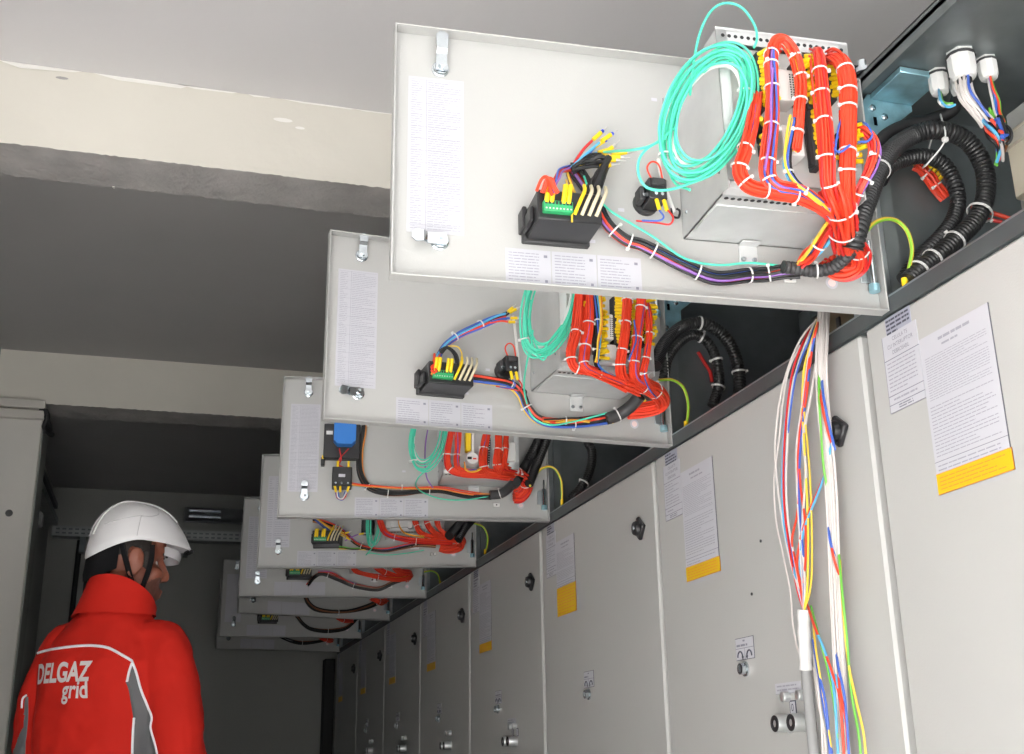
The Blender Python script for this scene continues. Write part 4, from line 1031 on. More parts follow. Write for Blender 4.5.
gl_wires(E, o, s, [(966, 94), (974, 106), (982, 116), (988, 124)], .0100, [WHT, WHT, WHT, WHT, WHT, WHT, WHT, WHT, WHT, WHT, WHT, WHT, WHT, RED, WHT, GRNW, WHT, WHT, GRNW, BLUE, WHT, GRNW], 1)
E, o, s = gland(937, 72, 94, 20, 'small white cable gland left of the large one')
gl_wires(E, o, s, [(940, 101), (946, 105), (953, 104)], .0035, [WHT, GRNW, LBLUE], 1)
E, o, s = gland(986, 59, 79, 20, 'small white cable gland right of the large one')
gl_wires(E, o, s, [(992, 90), (996, 102), (998, 114), (1003, 124)], .005, [RED, BLUE, LBLUE, GRNW, WHT, BRN, RED], None)
E, o, s = gland(957, 76, 95, 17, 'white cable gland half hidden behind the large one')
h = MB(); P = [s+Vector((0, 0, .01))]+yp([(956, 104, 1.30), (948, 113, 1.31), (930, 120, 1.32), (905, 126, 1.33), (888, 134, 1.33), (876, 146, 1.33)], 1.3)
h.tube(P, .0105, RUB, 12); h.build('black_cable', E, o)
E, o = in_comp('core_bundle', at_y(995, 130, 1.2), 'dark twist of coloured cores below the white glands', 'wires')
mb = MB(); bundle(mb, yp([(984, 118, 1.22), (990, 126, 1.21), (996, 134, 1.2), (1000, 144, 1.2), (1000, 160, 1.22)], 1.2), .008, [RUB, WHT, BLUE, RUB, RED, GRNW, RUB, RUB, BRN, LBLUE], wander=.8); mb.build('cores', E, o)
mb = MB(); bundle(mb, yp([(994, 120, 1.2), (1001, 124, 1.19), (1006, 132, 1.18), (1003, 140, 1.18)], 1.2), .006, [BLUE, BLUE, RUB, RED, RUB], wander=.8); mb.build('cores', E, o)
mb = MB(); bundle(mb, yp([(992, 108, 1.22), (994, 130, 1.22), (997, 150, 1.22), (999, 165, 1.23)], 1.2), .0035, [GRNW, GRNW, GRNW], wander=.8); mb.build('cores', E, o)
# module blocks fixed to the compartments
def block(c, name, x0, x1, dy0, dy1, z0, z1, m, label, slots=0, top=None):
    y = Y0+W*c; E, o = in_comp(name, (x0, y+dy0, z0+CZ), label, 'module')
    mb = MB(); mb.box((x0, y+dy0, z0+CZ), (x1, y+dy1, z1+CZ), m, .004)
    for i in range(slots):
        yy = y+dy0+(dy1-dy0)*(i+.5)/slots; mb.box((x0-.004, yy-.006, (z0*.6+z1*.4)+CZ), (x0+.002, yy+.006, (z0*.3+z1*.7)+CZ), BLACKM, .001)
    mb.build('case', E, o)
    if top:
        mb = MB(); mb.box((x0-.006, y+dy0-.002, z1-.03+CZ), (x0+.004, y+dy1+.002, z1-.012+CZ), top, .001); mb.build('cover_strip', E, o)
CLR = mat('smoky_cover', (.50, .46, .40), .15, spec=.8)
block(0, 'fuse_module', 1.150, 1.182, -.262, -.148, .768, .880, BEIGE, 'beige fuse module at the right edge of the nearest compartment', 0, CLR)
block(0, 'mounting_plate', 1.185, 1.20, -.30, -.118, .66, .935, mat('plate_grey', (.38, .385, .37), .5), 'grey mounting plate behind the beige fuse module')
block(1, 'fuse_module', 1.20, 1.36, -.66, -.30, .66, .86, mat('brown_module', (.16, .12, .07), .5), 'brownish module deep in the dark opening beyond the nearest door', 6, FRAME)
block(1, 'grey_module', 1.25, 1.38, -.28, -.16, .66, .90, DARK, 'dark ribbed module beside the arching conduits in the second opening', 3)
block(2, 'fuse_module', 1.20, 1.36, -.66, -.30, .66, .86, mat('brown_module', (.16, .12, .07), .5), 'dark module deep in the opening beyond the second door', 6, FRAME)
E, o = in_comp('terminal_rail', (1.16, 1.395, .78+CZ), 'yellow sleeved terminals with red wires seen through the conduit arch', 'terminals')
mb = MB()
pp = yp([(915, 166), (930, 178), (946, 198)], 1.385); bundle(mb, pp, .008, redset(12), wander=.6); mb.build('red_wires', E, o)
for t in (.35, .7): tie(pp, t, .009, E, o)
mb = MB()
for i in range(7):
    a = at_y(912+i*4, 164+i*3, 1.39); mb.cyl(a, a+Vector((.012, -.01, .012)), .0035, YEL, 7)
mb.build('marker_sleeves', E, o)
E, o = in_comp('red_cable', at_y(990, 214, 1.30), 'red cable end crossing behind the big black conduit', 'cable')
mb = MB(); mb.tube(yp([(972, 208, 1.34), (985, 211, 1.34), (1002, 216, 1.33), (1018, 222, 1.32)], 1.3), .0035, RED, 8); mb.tube(yp([(972, 214, 1.34), (986, 219, 1.34), (1002, 222, 1.33)], 1.3), .003, RED2, 8); mb.build('cable', E, o)
E, o = in_comp('red_plug', at_y(916, 277, 1.305), 'red cable plug at the sill below the big black conduit', 'plug')
q = at_y(916, 277, 1.305); mb = MB(); mb.lathe([(0, -.012), (.010, -.012), (.011, .004), (.008, .010), (0, .011)], q, (0, 0, 1), RED, 14); mb.build('plug_body', E, o)
q = at_y(690, 372, 2.19); E, o = in_comp('red_cable', q, 'faint red cable on the partition inside the second opening', 'cable')
mb = MB(); mb.tube(yp([(698, 352), (704, 362), (710, 372), (712, 382)], 2.195), .004, RED2, 8); mb.build('cable', E, o)

# ---- loose cables hanging in front of the second lower door
def xp(pts, h): return [at_x(p[0], p[1], X0-(p[2] if len(p) > 2 else h)) for p in pts]
bs = at_x(815, 690, X0-.03)
E, o = in_comp('multicore_cable', bs, 'grey multicore cable hanging before the second lower door, stripped cores fanning upward', 'cable')
GSH = mat('grey_sheath', (.30, .30, .30), .6)
low = at_x(816, 760, X0-.022)
mb = MB(); mb.tube(xp([(806, 668, .03), (808, 690), (811, 720), (814, 754)], .024)+[low+Vector((0, 0, -.35)), low+Vector((.0, .01, -.75))], .0085, GSH, 14); mb.build('sheath', E, o)
mb = MB(); tp = xp([(804, 610, .032), (804, 630, .032), (805, 650, .031), (806, 670, .03)], .03); mb.tube(tp, lambda t: .0098+.0006*math.sin(t*20), TIE, 14); mb.build('white_tape', E, o)
st = (804, 611, .032)
def rep(seq, m, r=.0019):
    mb = MB(); mb.tube(xp(seq, .03), r, m, 7, n=10); mb.build('core', E, o)
rep([st, (799, 590), (790, 560), (783, 525), (778, 490), (775, 455), (777, 420), (783, 385), (793, 355), (804, 334, .02), (815, 322, .0)], WHT)
rep([(806, 668, .034), (798, 650), (793, 625), (790, 590), (783, 555), (776, 520), (774, 480), (779, 440), (783, 400), (789, 370), (800, 345)], WHT, .0014)
rep([st, (797, 588), (789, 545), (784, 500), (784, 455), (787, 410), (793, 370), (802, 345), (812, 325, .0)], RED2)
rep([st, (800, 590), (794, 556), (788, 520), (786, 480), (788, 430), (792, 390), (799, 362), (808, 338), (816, 320, .0)], WHT)
rep([st, (799, 585), (792, 550), (787, 510), (785.5, 470), (788, 432), (794, 385), (800, 362), (809, 340), (816, 320, .0)], BLUE, .0016)
rep([st, (796, 580), (789, 550), (784, 525), (782, 490), (783, 450), (786, 412), (792, 372), (801, 346), (811, 326, .0)], LBLUE, .0014)
rep([st, (803, 585), (801, 560), (799, 520), (797, 480), (797, 445), (801, 415), (805, 385), (808, 362), (813, 340), (819, 322, .0)], WHT, .0022)
rep([st, (804, 580), (806, 550), (805, 520), (801, 490), (799, 460), (800, 430), (806, 400), (809, 372), (812, 350), (816, 330, .0)], RED)
rep([st, (804, 582), (803, 550), (800, 515), (799, 485), (800, 455), (803, 420), (807, 390), (811, 358), (815, 335), (819, 321, .0)], BLUE)
rep([st, (802, 588), (797, 566), (800, 540), (806, 520), (814, 500), (823, 478), (829, 455), (829, 440, .020)], RED)
rep([st, (803, 588), (800, 560), (804, 530), (812, 508), (820, 488), (827, 465), (830, 450), (829, 436, .020)], LBLUE)
rep([st, (807, 590), (808, 560), (808, 520), (806, 480), (804, 440), (802, 400), (805, 365), (812, 340), (818, 320, .0)], YELW)
rep([st, (810, 590), (812, 560), (811, 500), (808, 450), (804, 410), (803, 375), (810, 345), (817, 322, .0)], YELW, .0016)
rep([st, (800, 585), (795, 560), (792, 540), (797, 515), (799, 490), (798, 455), (802, 420), (806, 385), (810, 355), (816, 330), (819, 319, .0)], RED)
rep([st, (805, 590), (804, 565), (802, 540), (804, 500), (806, 470), (803, 440), (806, 420), (810, 400), (815, 370), (818, 345), (822, 320, .0)], WHT, .0022)
bs = at_x(830, 560, X0-.03)
E, o = in_comp('core_bundle', bs, 'thick white bundle of straight cores hanging from under the nearest door', 'wires')
low = at_x(842, 770, X0-.03)
mb = MB(); bundle(mb, xp([(824, 312, -.01), (823, 332, .015), (822, 360), (823, 395), (826, 430), (830, 470), (833, 520), (835, 580), (838, 640), (841, 700), (844, 756)], .028)+[low+Vector((0, 0, -.4))], .0088, [WHT]*16, n=8, wander=.2); mb.build('white_cores', E, o)
def core(seq, m, r=.0020):
    seq = [p if len(p) > 2 or (0 < i < len(seq)-1) or p[1] > 748 else (p[0]+(2 if i == 0 else 3), p[1], .020) for i, p in enumerate(seq)]
    mb = MB(); mb.tube(xp(seq, .04), r, m, 7, n=10); mb.build('core', E, o)
core([(819, 365), (823, 392), (828, 420), (832, 450)], BLUE); core([(816, 370), (821, 398), (826, 424), (830, 448)], RED)
core([(826, 512), (830, 540), (836, 568)], BLUE); core([(828, 530), (833, 555), (838, 580)], RED)
core([(818, 345), (819, 390), (821, 430), (824, 470), (829, 510)], GRNW, .0018); core([(838, 560), (843, 610), (848, 660), (856, 700), (863, 730), (866, 756)], YELW, .0018); core([(836, 545), (842, 590), (847, 640), (851, 690), (858, 730), (861, 756)], GRNW, .0018)
core([(833, 640), (838, 665), (845, 700), (849, 756)], BLUE); core([(834, 655), (840, 690), (846, 720), (848, 750)], RED); core([(831, 650), (838, 690), (843, 740)], LBLUE)
bs = at_x(826, 700, X0-.035)
E, o = in_comp('core_bundle', bs, 'loose coloured cores crossing down from the white tape to the thick bundle', 'wires')
core([(805, 604), (814, 625), (824, 650), (833, 675), (840, 700), (844, 754)], RED); core([(806, 606), (815, 628), (826, 655), (834, 690), (838, 754)], LBLUE); core([(809, 606), (820, 640), (830, 680), (836, 720), (838, 754)], GRNW, .0016)
core([(810, 610), (816, 650), (824, 700), (832, 754)], YELW, .0017); core([(811, 640), (818, 670), (826, 705), (830, 754)], BLUE); core([(812, 655), (817, 680), (821, 715), (823, 754)], WHT); core([(814, 650), (821, 690), (828, 730), (832, 754)], BLUE)
core([(812, 668), (818, 700), (824, 730), (826, 754)], WHT)
# ================================================================ the worker in the red jacket
SKIN = mat('skin', (.27, .088, .052), .5, var=.06, vscale=30, bump=.05, bscale=200)
STUB = mat('stubble_skin', (.14, .055, .040), .6, var=.15, vscale=120)
HAIR = mat('dark_hair', (.022, .016, .013), .6, bump=.4, bscale=260)
JRED = mat('red_softshell', (.55, .018, .010), .8, spec=.2, var=.05, vscale=6, bump=.06, bscale=300)
JGRY = mat('grey_softshell', (.13, .13, .135), .75, var=.05)
PIPE = mat('reflective_piping', (.86, .86, .90), .4)
LOGO = mat('silver_print', (.66, .60, .58), .5)
TROU = mat('dark_trousers', (.05, .055, .065), .8, var=.1)
STRAP = mat('strap_webbing', (.010, .010, .011), .85, spec=.15)
HELM = mat('white_helmet', (.80, .79, .80), .30)
MX, MY, MA = -.133, 3.30, 33
MW = Matrix.Translation((MX, MY, 0)) @ Matrix.Rotation(math.radians(-MA), 4, 'Z')
MI = MW.inverted()
HW = Matrix.Translation((MX+.026, MY+.035, 1.612)) @ Matrix.Rotation(math.radians(-73), 4, 'Z') @ Matrix.Rotation(math.radians(-3), 4, 'X')
HL = MI @ HW                                  # head frame in person space
man = empty('person', MW, 'worker in a red jacket and white hard hat seen from behind, looking right', 'person')
def remesh(mb, vox, name, M=None, smooth=6, disp=0.):
    me = bpy.data.meshes.new(name); me.from_pydata([tuple(v) for v in mb.v], [], mb.f); me.update()
    o = bpy.data.objects.new(name, me); COL.objects.link(o)
    r = o.modifiers.new('r', 'REMESH'); r.mode = 'VOXEL'; r.voxel_size = vox
    s = o.modifiers.new('s', 'SMOOTH'); s.iterations = smooth; s.factor = .5
    if disp:
        tx = bpy.data.textures.new(name, 'CLOUDS'); tx.noise_scale = .12; tx.noise_depth = 2
        d = o.modifiers.new('d', 'DISPLACE'); d.texture = tx; d.strength = disp; d.mid_level = .5
    dg = bpy.context.evaluated_depsgraph_get()
    m2 = bpy.data.meshes.new_from_object(o.evaluated_get(dg)); bpy.data.objects.remove(o); bpy.data.meshes.remove(me)
    m2.name = name; m2.polygons.foreach_set('use_smooth', [True]*len(m2.polygons))
    return m2
def rings(mb, R, seg=28, pw=1.0):
    """Loft of elliptical rings (cx, cy, z, rx, ry)."""
    vs = []; fs = []
    for (cx, cy, z, rx, ry) in R:
        for j in range(seg):
            a = 2*math.pi*j/seg; c, s = math.cos(a), math.sin(a)
            vs.append((cx+rx*math.copysign(abs(c)**pw, c), cy+ry*math.copysign(abs(s)**pw, s), z))
    n = len(R)
    for i in range(n-1):
        for j in range(seg):
            k = (j+1) % seg; fs.append((i*seg+j, i*seg+k, (i+1)*seg+k, (i+1)*seg+j))
    fs.append(tuple(range(seg))[::-1]); fs.append(tuple((n-1)*seg+j for j in range(seg)))
    mb.add(vs, fs, SKIN)
def limb(mb, pts, rs, seg=14):
    P = cr(pts, 8); n = len(P)-1; k = len(rs)-1
    def r(t):
        q = t*k; i = min(k-1, int(q)); return rs[i]+(rs[i+1]-rs[i])*(q-i)
    mb.tube(P, r, SKIN, seg, smooth=False); mb.ell(P[0], (rs[0],)*3, SKIN); mb.ell(P[-1], (rs[-1],)*3, SKIN)
ARMS = {1: [(.150, -.01, 1.37), (.204, -.02, 1.25), (.233, -.025, 1.12), (.238, .03, 1.0), (.22, .11, .90)],
        -1: [(-.150, -.01, 1.37), (-.190, -.010, 1.25), (-.203, -.005, 1.12), (-.203, .04, 1.0), (-.19, .11, .90)]}
# ---- one continuous body: head with face, neck, trunk, arms with five-fingered hands, legs
b = MB()
def hf(c): return Vector((c[0], c[1]-.012, c[2]*1.16-.012 if c[2] < .03 else c[2]))
def he(c, r, rot=None): b.ell(HL @ hf(c), (r[0], r[1], r[2]*1.1), SKIN, (HL.to_3x3() @ (rot.to_matrix() if rot else Matrix.Identity(3))), 20, 14)
he((0, -.014, .030), (.076, .096, .085)); he((0, .030, -.035), (.061, .060, .080)); he((0, .020, -.070), (.052, .060, .042))
he((0, .073, -.097), (.024, .022, .018)); he((0, .078, .030), (.050, .018, .014)); he((0, .064, .05), (.055, .03, .035))
for s in (-1, 1):
    he((s*.043, .060, -.020), (.024, .026, .020)); he((s*.045, .010, -.080), (.018, .045, .026)); he((s*.082, -.004, -.006), (.010, .021, .037), Euler((math.radians(-12), 0, math.radians(-18*s))))
    he((s*.088, -.010, .012), (.007, .017, .022), Euler((0, 0, math.radians(-25*s)))); b.tube([HL @ (hf((s*.086, -.004, -.006))+Vector((s*.004, .019*math.cos(t)-.002, .040*math.sin(t)))) for t in [i*.3491-.4 for i in range(15)]], .0042, SKIN, 7); he((s*.012, .096, -.026), (.008, .010, .008))
b.tube([HL @ hf(p) for p in ((0, .086, .022), (0, .096, .0), (0, .106, -.020))], lambda t: .008+.005*t, SKIN, 10); he((0, .104, -.022), (.012, .012, .010))
he((0, .092, -.055), (.022, .010, .0065)); he((0, .089, -.067), (.019, .010, .007)); he((0, .078, -.061), (.032, .018, .020))
nb = HL @ Vector((0, -.03, -.06))
limb(b, [nb, (0.0, -.02, 1.50), (0, -.025, 1.42)], [.056, .057, .068])
rings(b, [(0, 0, .86, .165, .115), (0, 0, 1.0, .15, .105), (0, -.005, 1.18, .165, .11), (0, -.01, 1.32, .150, .105), (0, -.015, 1.38, .11, .08), (0, -.02, 1.45, .08, .06)], 24, .85)
for s in (-1, 1):
    A = ARMS[s]; limb(b, A, [.042, .046, .043, .038, .029])
    wv = Vector(A[-1]); dv = (wv-Vector(A[-2])).normalized(); wv = wv-dv*.02
    dn = (dv+Vector((0, -.1, -.55))).normalized(); sd = Vector((s, .15, 0)).normalized(); ac = dn.cross(sd).normalized(); fw = ac if ac.y > 0 else -ac
    pc = wv+dn*.055
    Mp = Matrix((fw, sd, dn)).transposed()
    b.ell(pc, (.040, .015, .052), SKIN, Mp, 14, 10); b.ell(wv, (.027, .021, .03), SKIN, Mp, 12, 8)
    for i, (of, ln) in enumerate(((.030, .070), (.011, .080), (-.009, .075), (-.028, .058))):
        q = wv+dn*.096+fw*of; inn = -sd
        b.tube([q-dn*.02, q+dn*ln*.35+inn*.006, q+dn*ln*.70+inn*.020, q+dn*ln*.88+inn*.038], lambda t: .0092-.0022*t, SKIN, 8); b.ell(q+dn*ln*.88+inn*.038, (.007,)*3, SKIN, None, 8, 6)
    q = wv+dn*.03+fw*.030; b.tube([q, q+fw*.018+dn*.022-sd*.006, q+fw*.022+dn*.048-sd*.014, q+fw*.016+dn*.066-sd*.020], lambda t: .0115-.003*t, SKIN, 8)
    L = [(s*.095, 0, .90), (s*.105, .01, .50), (s*.115, -.01, .09)]
    limb(b, [L[0], (s*.10, .01, .70), L[1], (s*.11, -.015, .30), L[2]], [.088, .074, .056, .052, .038]); b.ell((s*.125, .05, .045), (.045, .12, .04), SKIN)
bm_ = remesh(b, .0052, 'body', smooth=3)
bm_.materials.append(SKIN); bm_.materials.append(STUB)
HLI = HL.inverted()
for p in bm_.polygons:                       # shaved beard: jaw, chin, upper lip
    q = HLI @ p.center; q.y += .012; q.z = (q.z+.012)/1.16
    if q.z < -.030 and q.z > -.125 and q.y > -.012 and not (abs(q.x) < .02 and q.y > .09 and -.07 < q.z < -.05): p.material_index = 1 if q.z < -.038-.012*math.sin(q.y*60) or q.y > .085 else 0
body_o = bpy.data.objects.new('body', bm_); COL.objects.link(body_o); body_o.parent = man
for s in (-1, 1):
    e = MB(); c = HL @ Vector((s*.028, .049, -.004)); e.ell(c, (.0105,)*3, mat('eye_white', (.7, .68, .66), .25), None, 14, 10); d = (HL.to_3x3() @ Vector((0, 1, 0)))
    e.lathe([(0, .0085), (.006, .0092), (.0035, .0106), (0, .0108)], c, d, mat('iris', (.05, .03, .02), .2), 14); e.build('eye', man)
    eb = MB(); eb.tube([HL @ Vector((s*x, y, z)) for x, y, z in ((.014, .086, .020), (.032, .081, .025), (.050, .067, .020))], .0038, HAIR, 6); eb.build('eyebrow', man)
h = MB(); h.ell(HL @ Vector((0, -.018, .031)), (.079, .098, .088), HAIR, HL.to_3x3(), 28, 20)
hv = [(HLI @ v) for v in h.v]
keep = [f for f in h.f if all((hv[i].z > -.045 and hv[i].y < .03) or hv[i].z > .055 for i in f)]
h.f = keep; h.m = [0]*len(keep)
for s in (-1, 1): h.ell(HL @ Vector((s*.072, .018, .0)), (.007, .013, .03), HAIR, HL.to_3x3(), 10, 8)
h.ell(HL @ Vector((0, -.075, -.055)), (.05, .03, .04), HAIR, HL.to_3x3(), 16, 10)
h.build('hair', man, fix=False)
# ---- jacket
j = MB()
rings(j, [(0, .0, .80, .195, .145), (0, 0, .86, .200, .150), (0, -.002, 1.0, .192, .145), (0, -.006, 1.15, .188, .142), (0, -.012, 1.26, .186, .138), (0, -.016, 1.33, .176, .126), (0, -.02, 1.385, .150, .108),
          (0, -.022, 1.43, .118, .092), (0, -.022, 1.47, .092, .078), (.002, -.018, 1.50, .080, .074)], 36, .9)
for s in (-1, 1):
    limb(j, [(s*.10, -.015, 1.38)]+ARMS[s], [.062, .068, .070, .068, .060, .050], 20)
jm = remesh(j, .0046, 'jacket', smooth=10, disp=.030)
jm.materials.append(JRED); jm.materials.append(JGRY)
jo = bpy.data.objects.new('jacket', jm); COL.objects.link(jo); jo.parent = man
JB = BVHTree.FromPolygons([v.co.copy() for v in jm.vertices], [tuple(p.vertices) for p in jm.polygons])
EL = MI @ EYE
def on_jacket(px, py, lift=.002):
    d = ((MI @ (EYE+ray(px, py)))-EL).normalized(); hit, n, i, _ = JB.ray_cast(EL, d)
    return None if hit is None else hit+n*lift
def inside(x, y, poly):
    c = False; n = len(poly)
    for i in range(n):
        (x1, y1), (x2, y2) = poly[i], poly[i-1]
        if (y1 > y) != (y2 > y) and x < (x2-x1)*(y-y1)/(y2-y1)+x1: c = not c
    return c
GP = [(132, 665), (136, 673), (141, 690), (151, 716), (152, 730), (158, 760), (166, 800), (170, 860), (130, 860), (132, 760), (134, 718), (131, 700), (130, 685), (128, 682)]
GP2 = [(26, 696), (24, 705), (24, 727), (21, 730), (10, 760), (8, 860), (23, 860), (24, 760), (25.5, 735), (27, 715)]
JN = MW.to_3x3()
for p in jm.polygons:
    c = MW @ p.center
    if (JN @ p.normal).dot(EYE-c) > 0:
        x, y = to_px(c)
        if inside(x, y, GP) or inside(x, y, GP2): p.material_index = 1
def piping(pts, r=.0032, name='reflective_piping'):
    P = [on_jacket(x, y) for x, y in pts]; P = [p for p in P if p is not None]
    mb = MB()
    Q = cr([Vector((x, y, 0)) for x, y in pts], 6); P = [on_jacket(q.x, q.y, .001) for q in Q]; P = [p for p in P if p is not None]
    if len(P) > 2: mb.tube(P, r, PIPE, 8, smooth=False); mb.build(name, man)
def seam_(pts):
    Q = cr([Vector((x, y, 0)) for x, y in pts], 6); P = [on_jacket(q.x, q.y, .0) for q in Q]; P = [p for p in P if p is not None]
    mb = MB(); mb.tube(P, .0042, JGRY, 8, smooth=False, flat=.5); mb.build('panel_seam', man)
seam_([(127, 682), (130, 690), (132, 702), (134.5, 718)]); seam_([(27, 697), (27, 715), (25.5, 735), (24, 756), (23, 858)])
piping([(32, 655.5), (45, 651), (62, 648), (80, 646), (95, 646), (108, 648), (120, 654), (132, 661)], .0036)
piping([(132, 661), (136, 672), (141, 690), (147, 705), (152, 717), (151, 728), (155, 742), (158, 756), (166, 800), (170, 858)]); piping([(132, 663), (129, 672), (127, 682)]); piping([(134, 718), (133, 732), (132, 760), (130, 858)]); piping([(27, 695), (23, 699), (22, 708)], .0028)
# printed lettering follows the back of the jacket
o0 = on_jacket(62, 676, 0); ox = on_jacket(70, 674, 0)
bn = Vector((-.05, -1, 0)).normalized(); bx = Vector((0, 0, 1)).cross(-bn).normalized(); bx = -bn.cross(Vector((0, 0, 1))) if False else bx
if bx.x < 0: bx = -bx
def JF(a, b_, h_):
    p = o0+bx*a+Vector((0, 0, 1))*b_-bn*0+bn*.3
    hit, n, i, _ = JB.ray_cast(p, -bn)
    return (hit+n*h_) if hit is not None else p-bn*.3
lg = MB(); text(lg, JF, 'DELGAZ', -.006, .009, .066, .0022, LOGO, .035, .185); lg.build('lettering', man, fix=False)
lg = MB(); text(lg, JF, 'grid', .046, -.041, .060, .0022, LOGO, .022, .072); lg.build('lettering', man, fix=False)
# collar: a folded stand-up ring
cl = MB(); seg = 40
pr_ = [(1.455, 1.02), (1.49, 1.0), (1.525, .99), (1.548, 1.0), (1.556, 1.0), (1.552, .93), (1.52, .90), (1.48, .90)]
vs = []; fs = []
for (z, k) in pr_:
    for i in range(seg):
        a = 2*math.pi*i/seg; fr_ = .5+.5*math.sin(a)         # 1 = throat
        rx, ry = .094*k, .088*k; t = (z-1.455)/.1
        vs.append((rx*math.cos(a)*(1+.16*(1-t))+.010*t+.002, -.020+ry*math.sin(a)*(1+.12*(1-t))+.012*t, z+.012*math.sin(a*3)*.12-.118*fr_**1.2*t))
n = len(pr_)
for q in range(n):
    for i in range(seg): k = (i+1) % seg; fs.append((q*seg+i, q*seg+k, ((q+1) % n)*seg+k, ((q+1) % n)*seg+i))
cl.add(vs, fs, JRED); cl.build('collar', man, angle=70)
# trousers, boots
t_ = MB(); rings(t_, [(0, 0, .80, .17, .125), (0, 0, .90, .185, .13), (0, 0, .99, .17, .12)], 24)
for s in (-1, 1): limb(t_, [(s*.095, 0, .88), (s*.10, .01, .70), (s*.105, .01, .50), (s*.11, -.01, .30), (s*.115, -.005, .10)], [.105, .096, .082, .078, .074])
tm = remesh(t_, .01, 'trousers', smooth=4, disp=.01); tm.materials.append(TROU); to = bpy.data.objects.new('trousers', tm); COL.objects.link(to); to.parent = man
for s in (-1, 1):
    bt = MB(); bt.ell((s*.122, .055, .062), (.056, .135, .055), SKIN); bt.tube([(s*.116, -.02, .05), (s*.116, -.01, .15)], .062, SKIN, 14); bt.box((s*.122-.052, -.075, .003), (s*.122+.052, .185, .03), SKIN, .01)
    m_ = remesh(bt, .008, 'boot', smooth=3); m_.materials.append(BLACKM); oo = bpy.data.objects.new('boot', m_); COL.objects.link(oo); oo.parent = man
# ---- hard hat in the head frame
def helmet():
    seg, nr = 56, 18; vs = []; fs = []
    def rim(a):                              # a = 0 front, pi back
        c = math.cos(a); f_ = max(0, c); bk = max(0, -c)
        return .045+.004*f_**1.5-.050*bk**1.6
    def R(a, lvl):
        c, s = math.cos(a), math.sin(a)
        fy = (.126+.040*max(0, c)**2*(1-lvl)**1.6) if c > 0 else .112+.004*(1-lvl)
        return Vector((.106*s*(1+.03*(1-lvl)), fy*c, 0))
    def pt(a, th, inset):
        l = math.sin(th)**.86
        z0 = rim(a); top = .158
        rr = math.cos(th)**.80 if th < math.pi/2-1e-6 else 0
        p = R(a, l)*rr*(1-inset*7); ridge = .0065*math.exp(-(p.x/.020)**2)*min(1, l*3)*(1 if p.y > -.12 else .5)
        return Vector((p.x, p.y-.012, z0+(top-z0)*l-inset+ridge))
    for ins in (0, .004):
        for i in range(nr+1):
            th = math.pi/2*i/nr
            for k in range(seg): vs.append(HL @ pt(2*math.pi*k/seg, th, ins))
    o2 = (nr+1)*seg
    for i in range(nr):
        for k in range(seg):
            q = (k+1) % seg; fs.append((i*seg+k, i*seg+q, (i+1)*seg+q, (i+1)*seg+k)); fs.append((o2+i*seg+q, o2+i*seg+k, o2+(i+1)*seg+k, o2+(i+1)*seg+q))
    for k in range(seg): q = (k+1) % seg; fs.append((q, k, o2+k, o2+q))
    mb = MB(); mb.add(vs, fs, HELM)
    return mb, pt
hm, HPT = helmet(); hard = hm.build('hard_hat', man, angle=60)
def hp(a, th, out=.001): return HL @ (HPT(math.radians(a), math.radians(th), 0)*1.0+Vector((0, 0, 0)))
sm_ = MB(); SEAM = mat('helmet_seam', (.55, .54, .55), .4)
for pts in ([(95, 30), (80, 32), (66, 40), (58, 56), (52, 68)], [(66, 40), (100, 30), (130, 27), (150, 26)], [(95, 30), (97, 14), (98, 2)]):
    sm_.tube([hp(*p) for p in pts], .0011, SEAM, 6)
for sx in (.020, -.020):
    sm_.tube([HL @ (HPT(a_, math.radians(t_), 0)+Vector((sx, 0, -.0045))) for a_, t_ in ((math.pi, 18), (math.pi, 35), (math.pi, 52), (math.pi, 70), (math.pi, 84), (0, 80), (0, 64), (0, 50), (0, 36))], .0024, HELM, 6)
sm_.build('hat_ridge', man)
vz = MB(); vs = []; fs = []
for i in range(15):                          # short clear visor under the peak
    a = math.radians(-62+124*i/14); c, s = math.cos(a), math.sin(a)
    for (k, z) in ((1.0, .034), (1.03, .022), (1.0, .014-.008*c), (.965, .014-.008*c), (.975, .02), (.95, .034)): vs.append(HL @ Vector((.103*s*k, .124*c*k, z)))
for i in range(14):
    for q in range(6): fs.append((i*6+q, i*6+6+q, i*6+6+(q+1) % 6, i*6+(q+1) % 6))
vz.add(vs, fs, mat('visor_plastic', (.62, .60, .62), .25)); vz.build('visor', man)
pk = MB(); pk.box((-.02, -.006, -.007), (.02, .010, .003), BLACK, .002, HL @ Matrix.Translation(HPT(0, 0, 0)+Vector((0, -.006, -.003)))); pk.build('peak_clip', man)
hr = MB(); vs = []; fs = []                   # black head band and nape pad
for i in range(25):
    a = math.radians(118+124*i/24); c, s = math.cos(a), math.sin(a); bk = max(0, -c)
    for (k, z) in ((1.0, .045-.03*bk), (1.02, .0-.05*bk), (1.0, -.012-.058*bk), (.93, -.012-.055*bk), (.93, .045-.03*bk)): vs.append(HL @ Vector((.090*s*k, -.012+.112*c*k, z)))
for i in range(24):
    for q in range(5): fs.append((i*5+q, i*5+5+q, i*5+5+(q+1) % 5, i*5+(q+1) % 5))
hr.add(vs, fs, STRAP); hr.build('head_band', man)
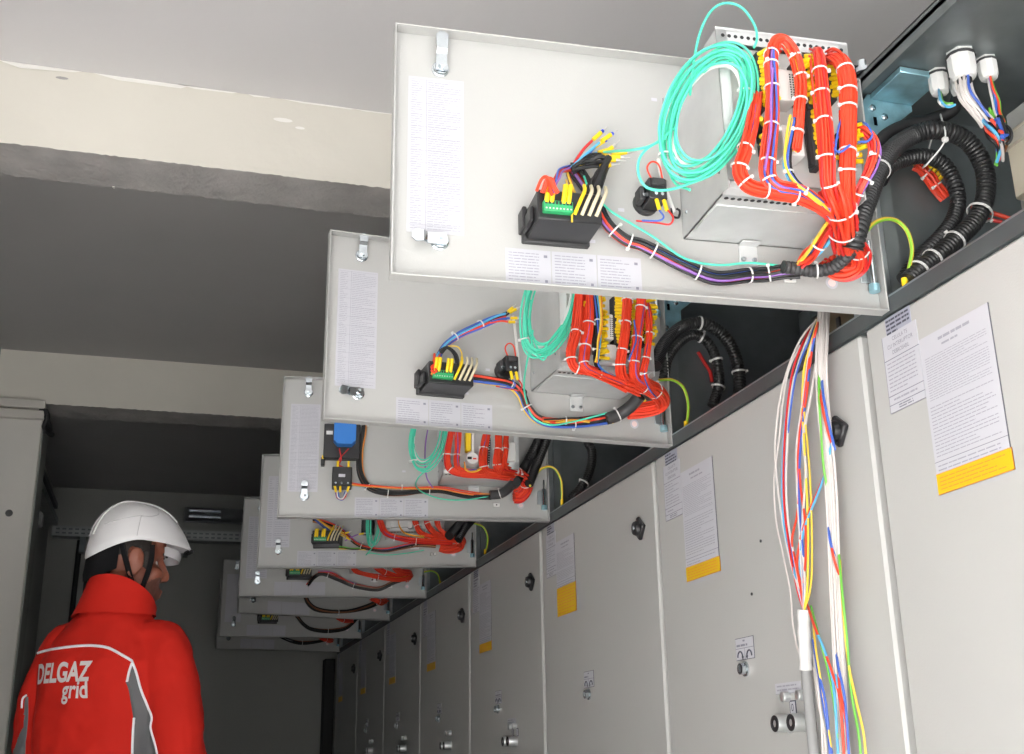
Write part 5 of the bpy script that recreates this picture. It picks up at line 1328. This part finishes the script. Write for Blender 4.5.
for s in (1, -1):
    for pts in ([(.089, -.050, .030), (.091, -.036, .0), (.084, -.012, -.045), (.073, .012, -.082)], [(.090, .031, .034), (.087, .034, .0), (.078, .026, -.05), (.071, .014, -.084)], [(.072, .012, -.080), (.050, .035, -.108), (.0, .050, -.121)]):
        st_ = MB(); P = cr([HL @ Vector((s*x, y-.010, z*1.16-.010 if z < .03 else z)) for x, y, z in pts], 8); st_.tube(P, .0085, STRAP, 8, smooth=False, flat=.55); st_.build('chin_strap', man)
    bk_ = MB(); bk_.box((-.006, -.012, -.014), (.006, .012, .014), BLACK, .003, HL @ Matrix.Translation((s*.074, .002, -.106))); bk_.build('strap_buckle', man)
SKY, EXPO, SUN, SUNX, SUNY = 1.3, -0.21, 70, -.6, .75
# ================================================================ camera, light, view
cam = bpy.data.cameras.new('camera'); co = bpy.data.objects.new('camera', cam); COL.objects.link(co)
R3 = Matrix((_r, _u, -_f)).transposed()
co.matrix_world = Matrix.Translation(EYE) @ R3.to_4x4()
cam.sensor_width = 36; cam.sensor_fit = 'HORIZONTAL'; cam.lens = FPX*36/1024; cam.clip_start = .02; cam.clip_end = 200
sc.camera = co
wd = bpy.data.worlds.new('overcast_sky'); sc.world = wd; wd.use_nodes = True
bg = wd.node_tree.nodes['Background']; bg.inputs['Color'].default_value = (.93, .97, 1.0, 1); bg.inputs['Strength'].default_value = SKY
pl = bpy.data.lights.new('doorway_portal', 'AREA'); pl.shape = 'RECTANGLE'; pl.size = XR-XL+.1; pl.size_y = ZC; pl.cycles.is_portal = True
po = bpy.data.objects.new('doorway_portal', pl); COL.objects.link(po); po.location = ((XL+XR)/2, YF-.002, ZC/2); po.rotation_euler = (math.radians(90), 0, 0)
sc.view_settings.view_transform = 'Standard'; sc.view_settings.look = 'None'; sc.view_settings.gamma = 1; sc.view_settings.use_curve_mapping = False
sc.view_settings.exposure = EXPO
sun = bpy.data.lights.new("sun", "SUN"); sun.energy = SUN; sun.angle = .01; sun.color = (1, .985, .97)
so = bpy.data.objects.new("sun", sun); COL.objects.link(so); so.location = (0, -4, 8); so.rotation_euler = Vector((SUNX, SUNY, -.8)).to_track_quat("-Z", "Y").to_euler()
sc.cycles.use_denoising = True; sc.cycles.max_bounces = 8; sc.cycles.diffuse_bounces = 5; sc.cycles.glossy_bounces = 4; sc.cycles.sample_clamp_indirect = 6
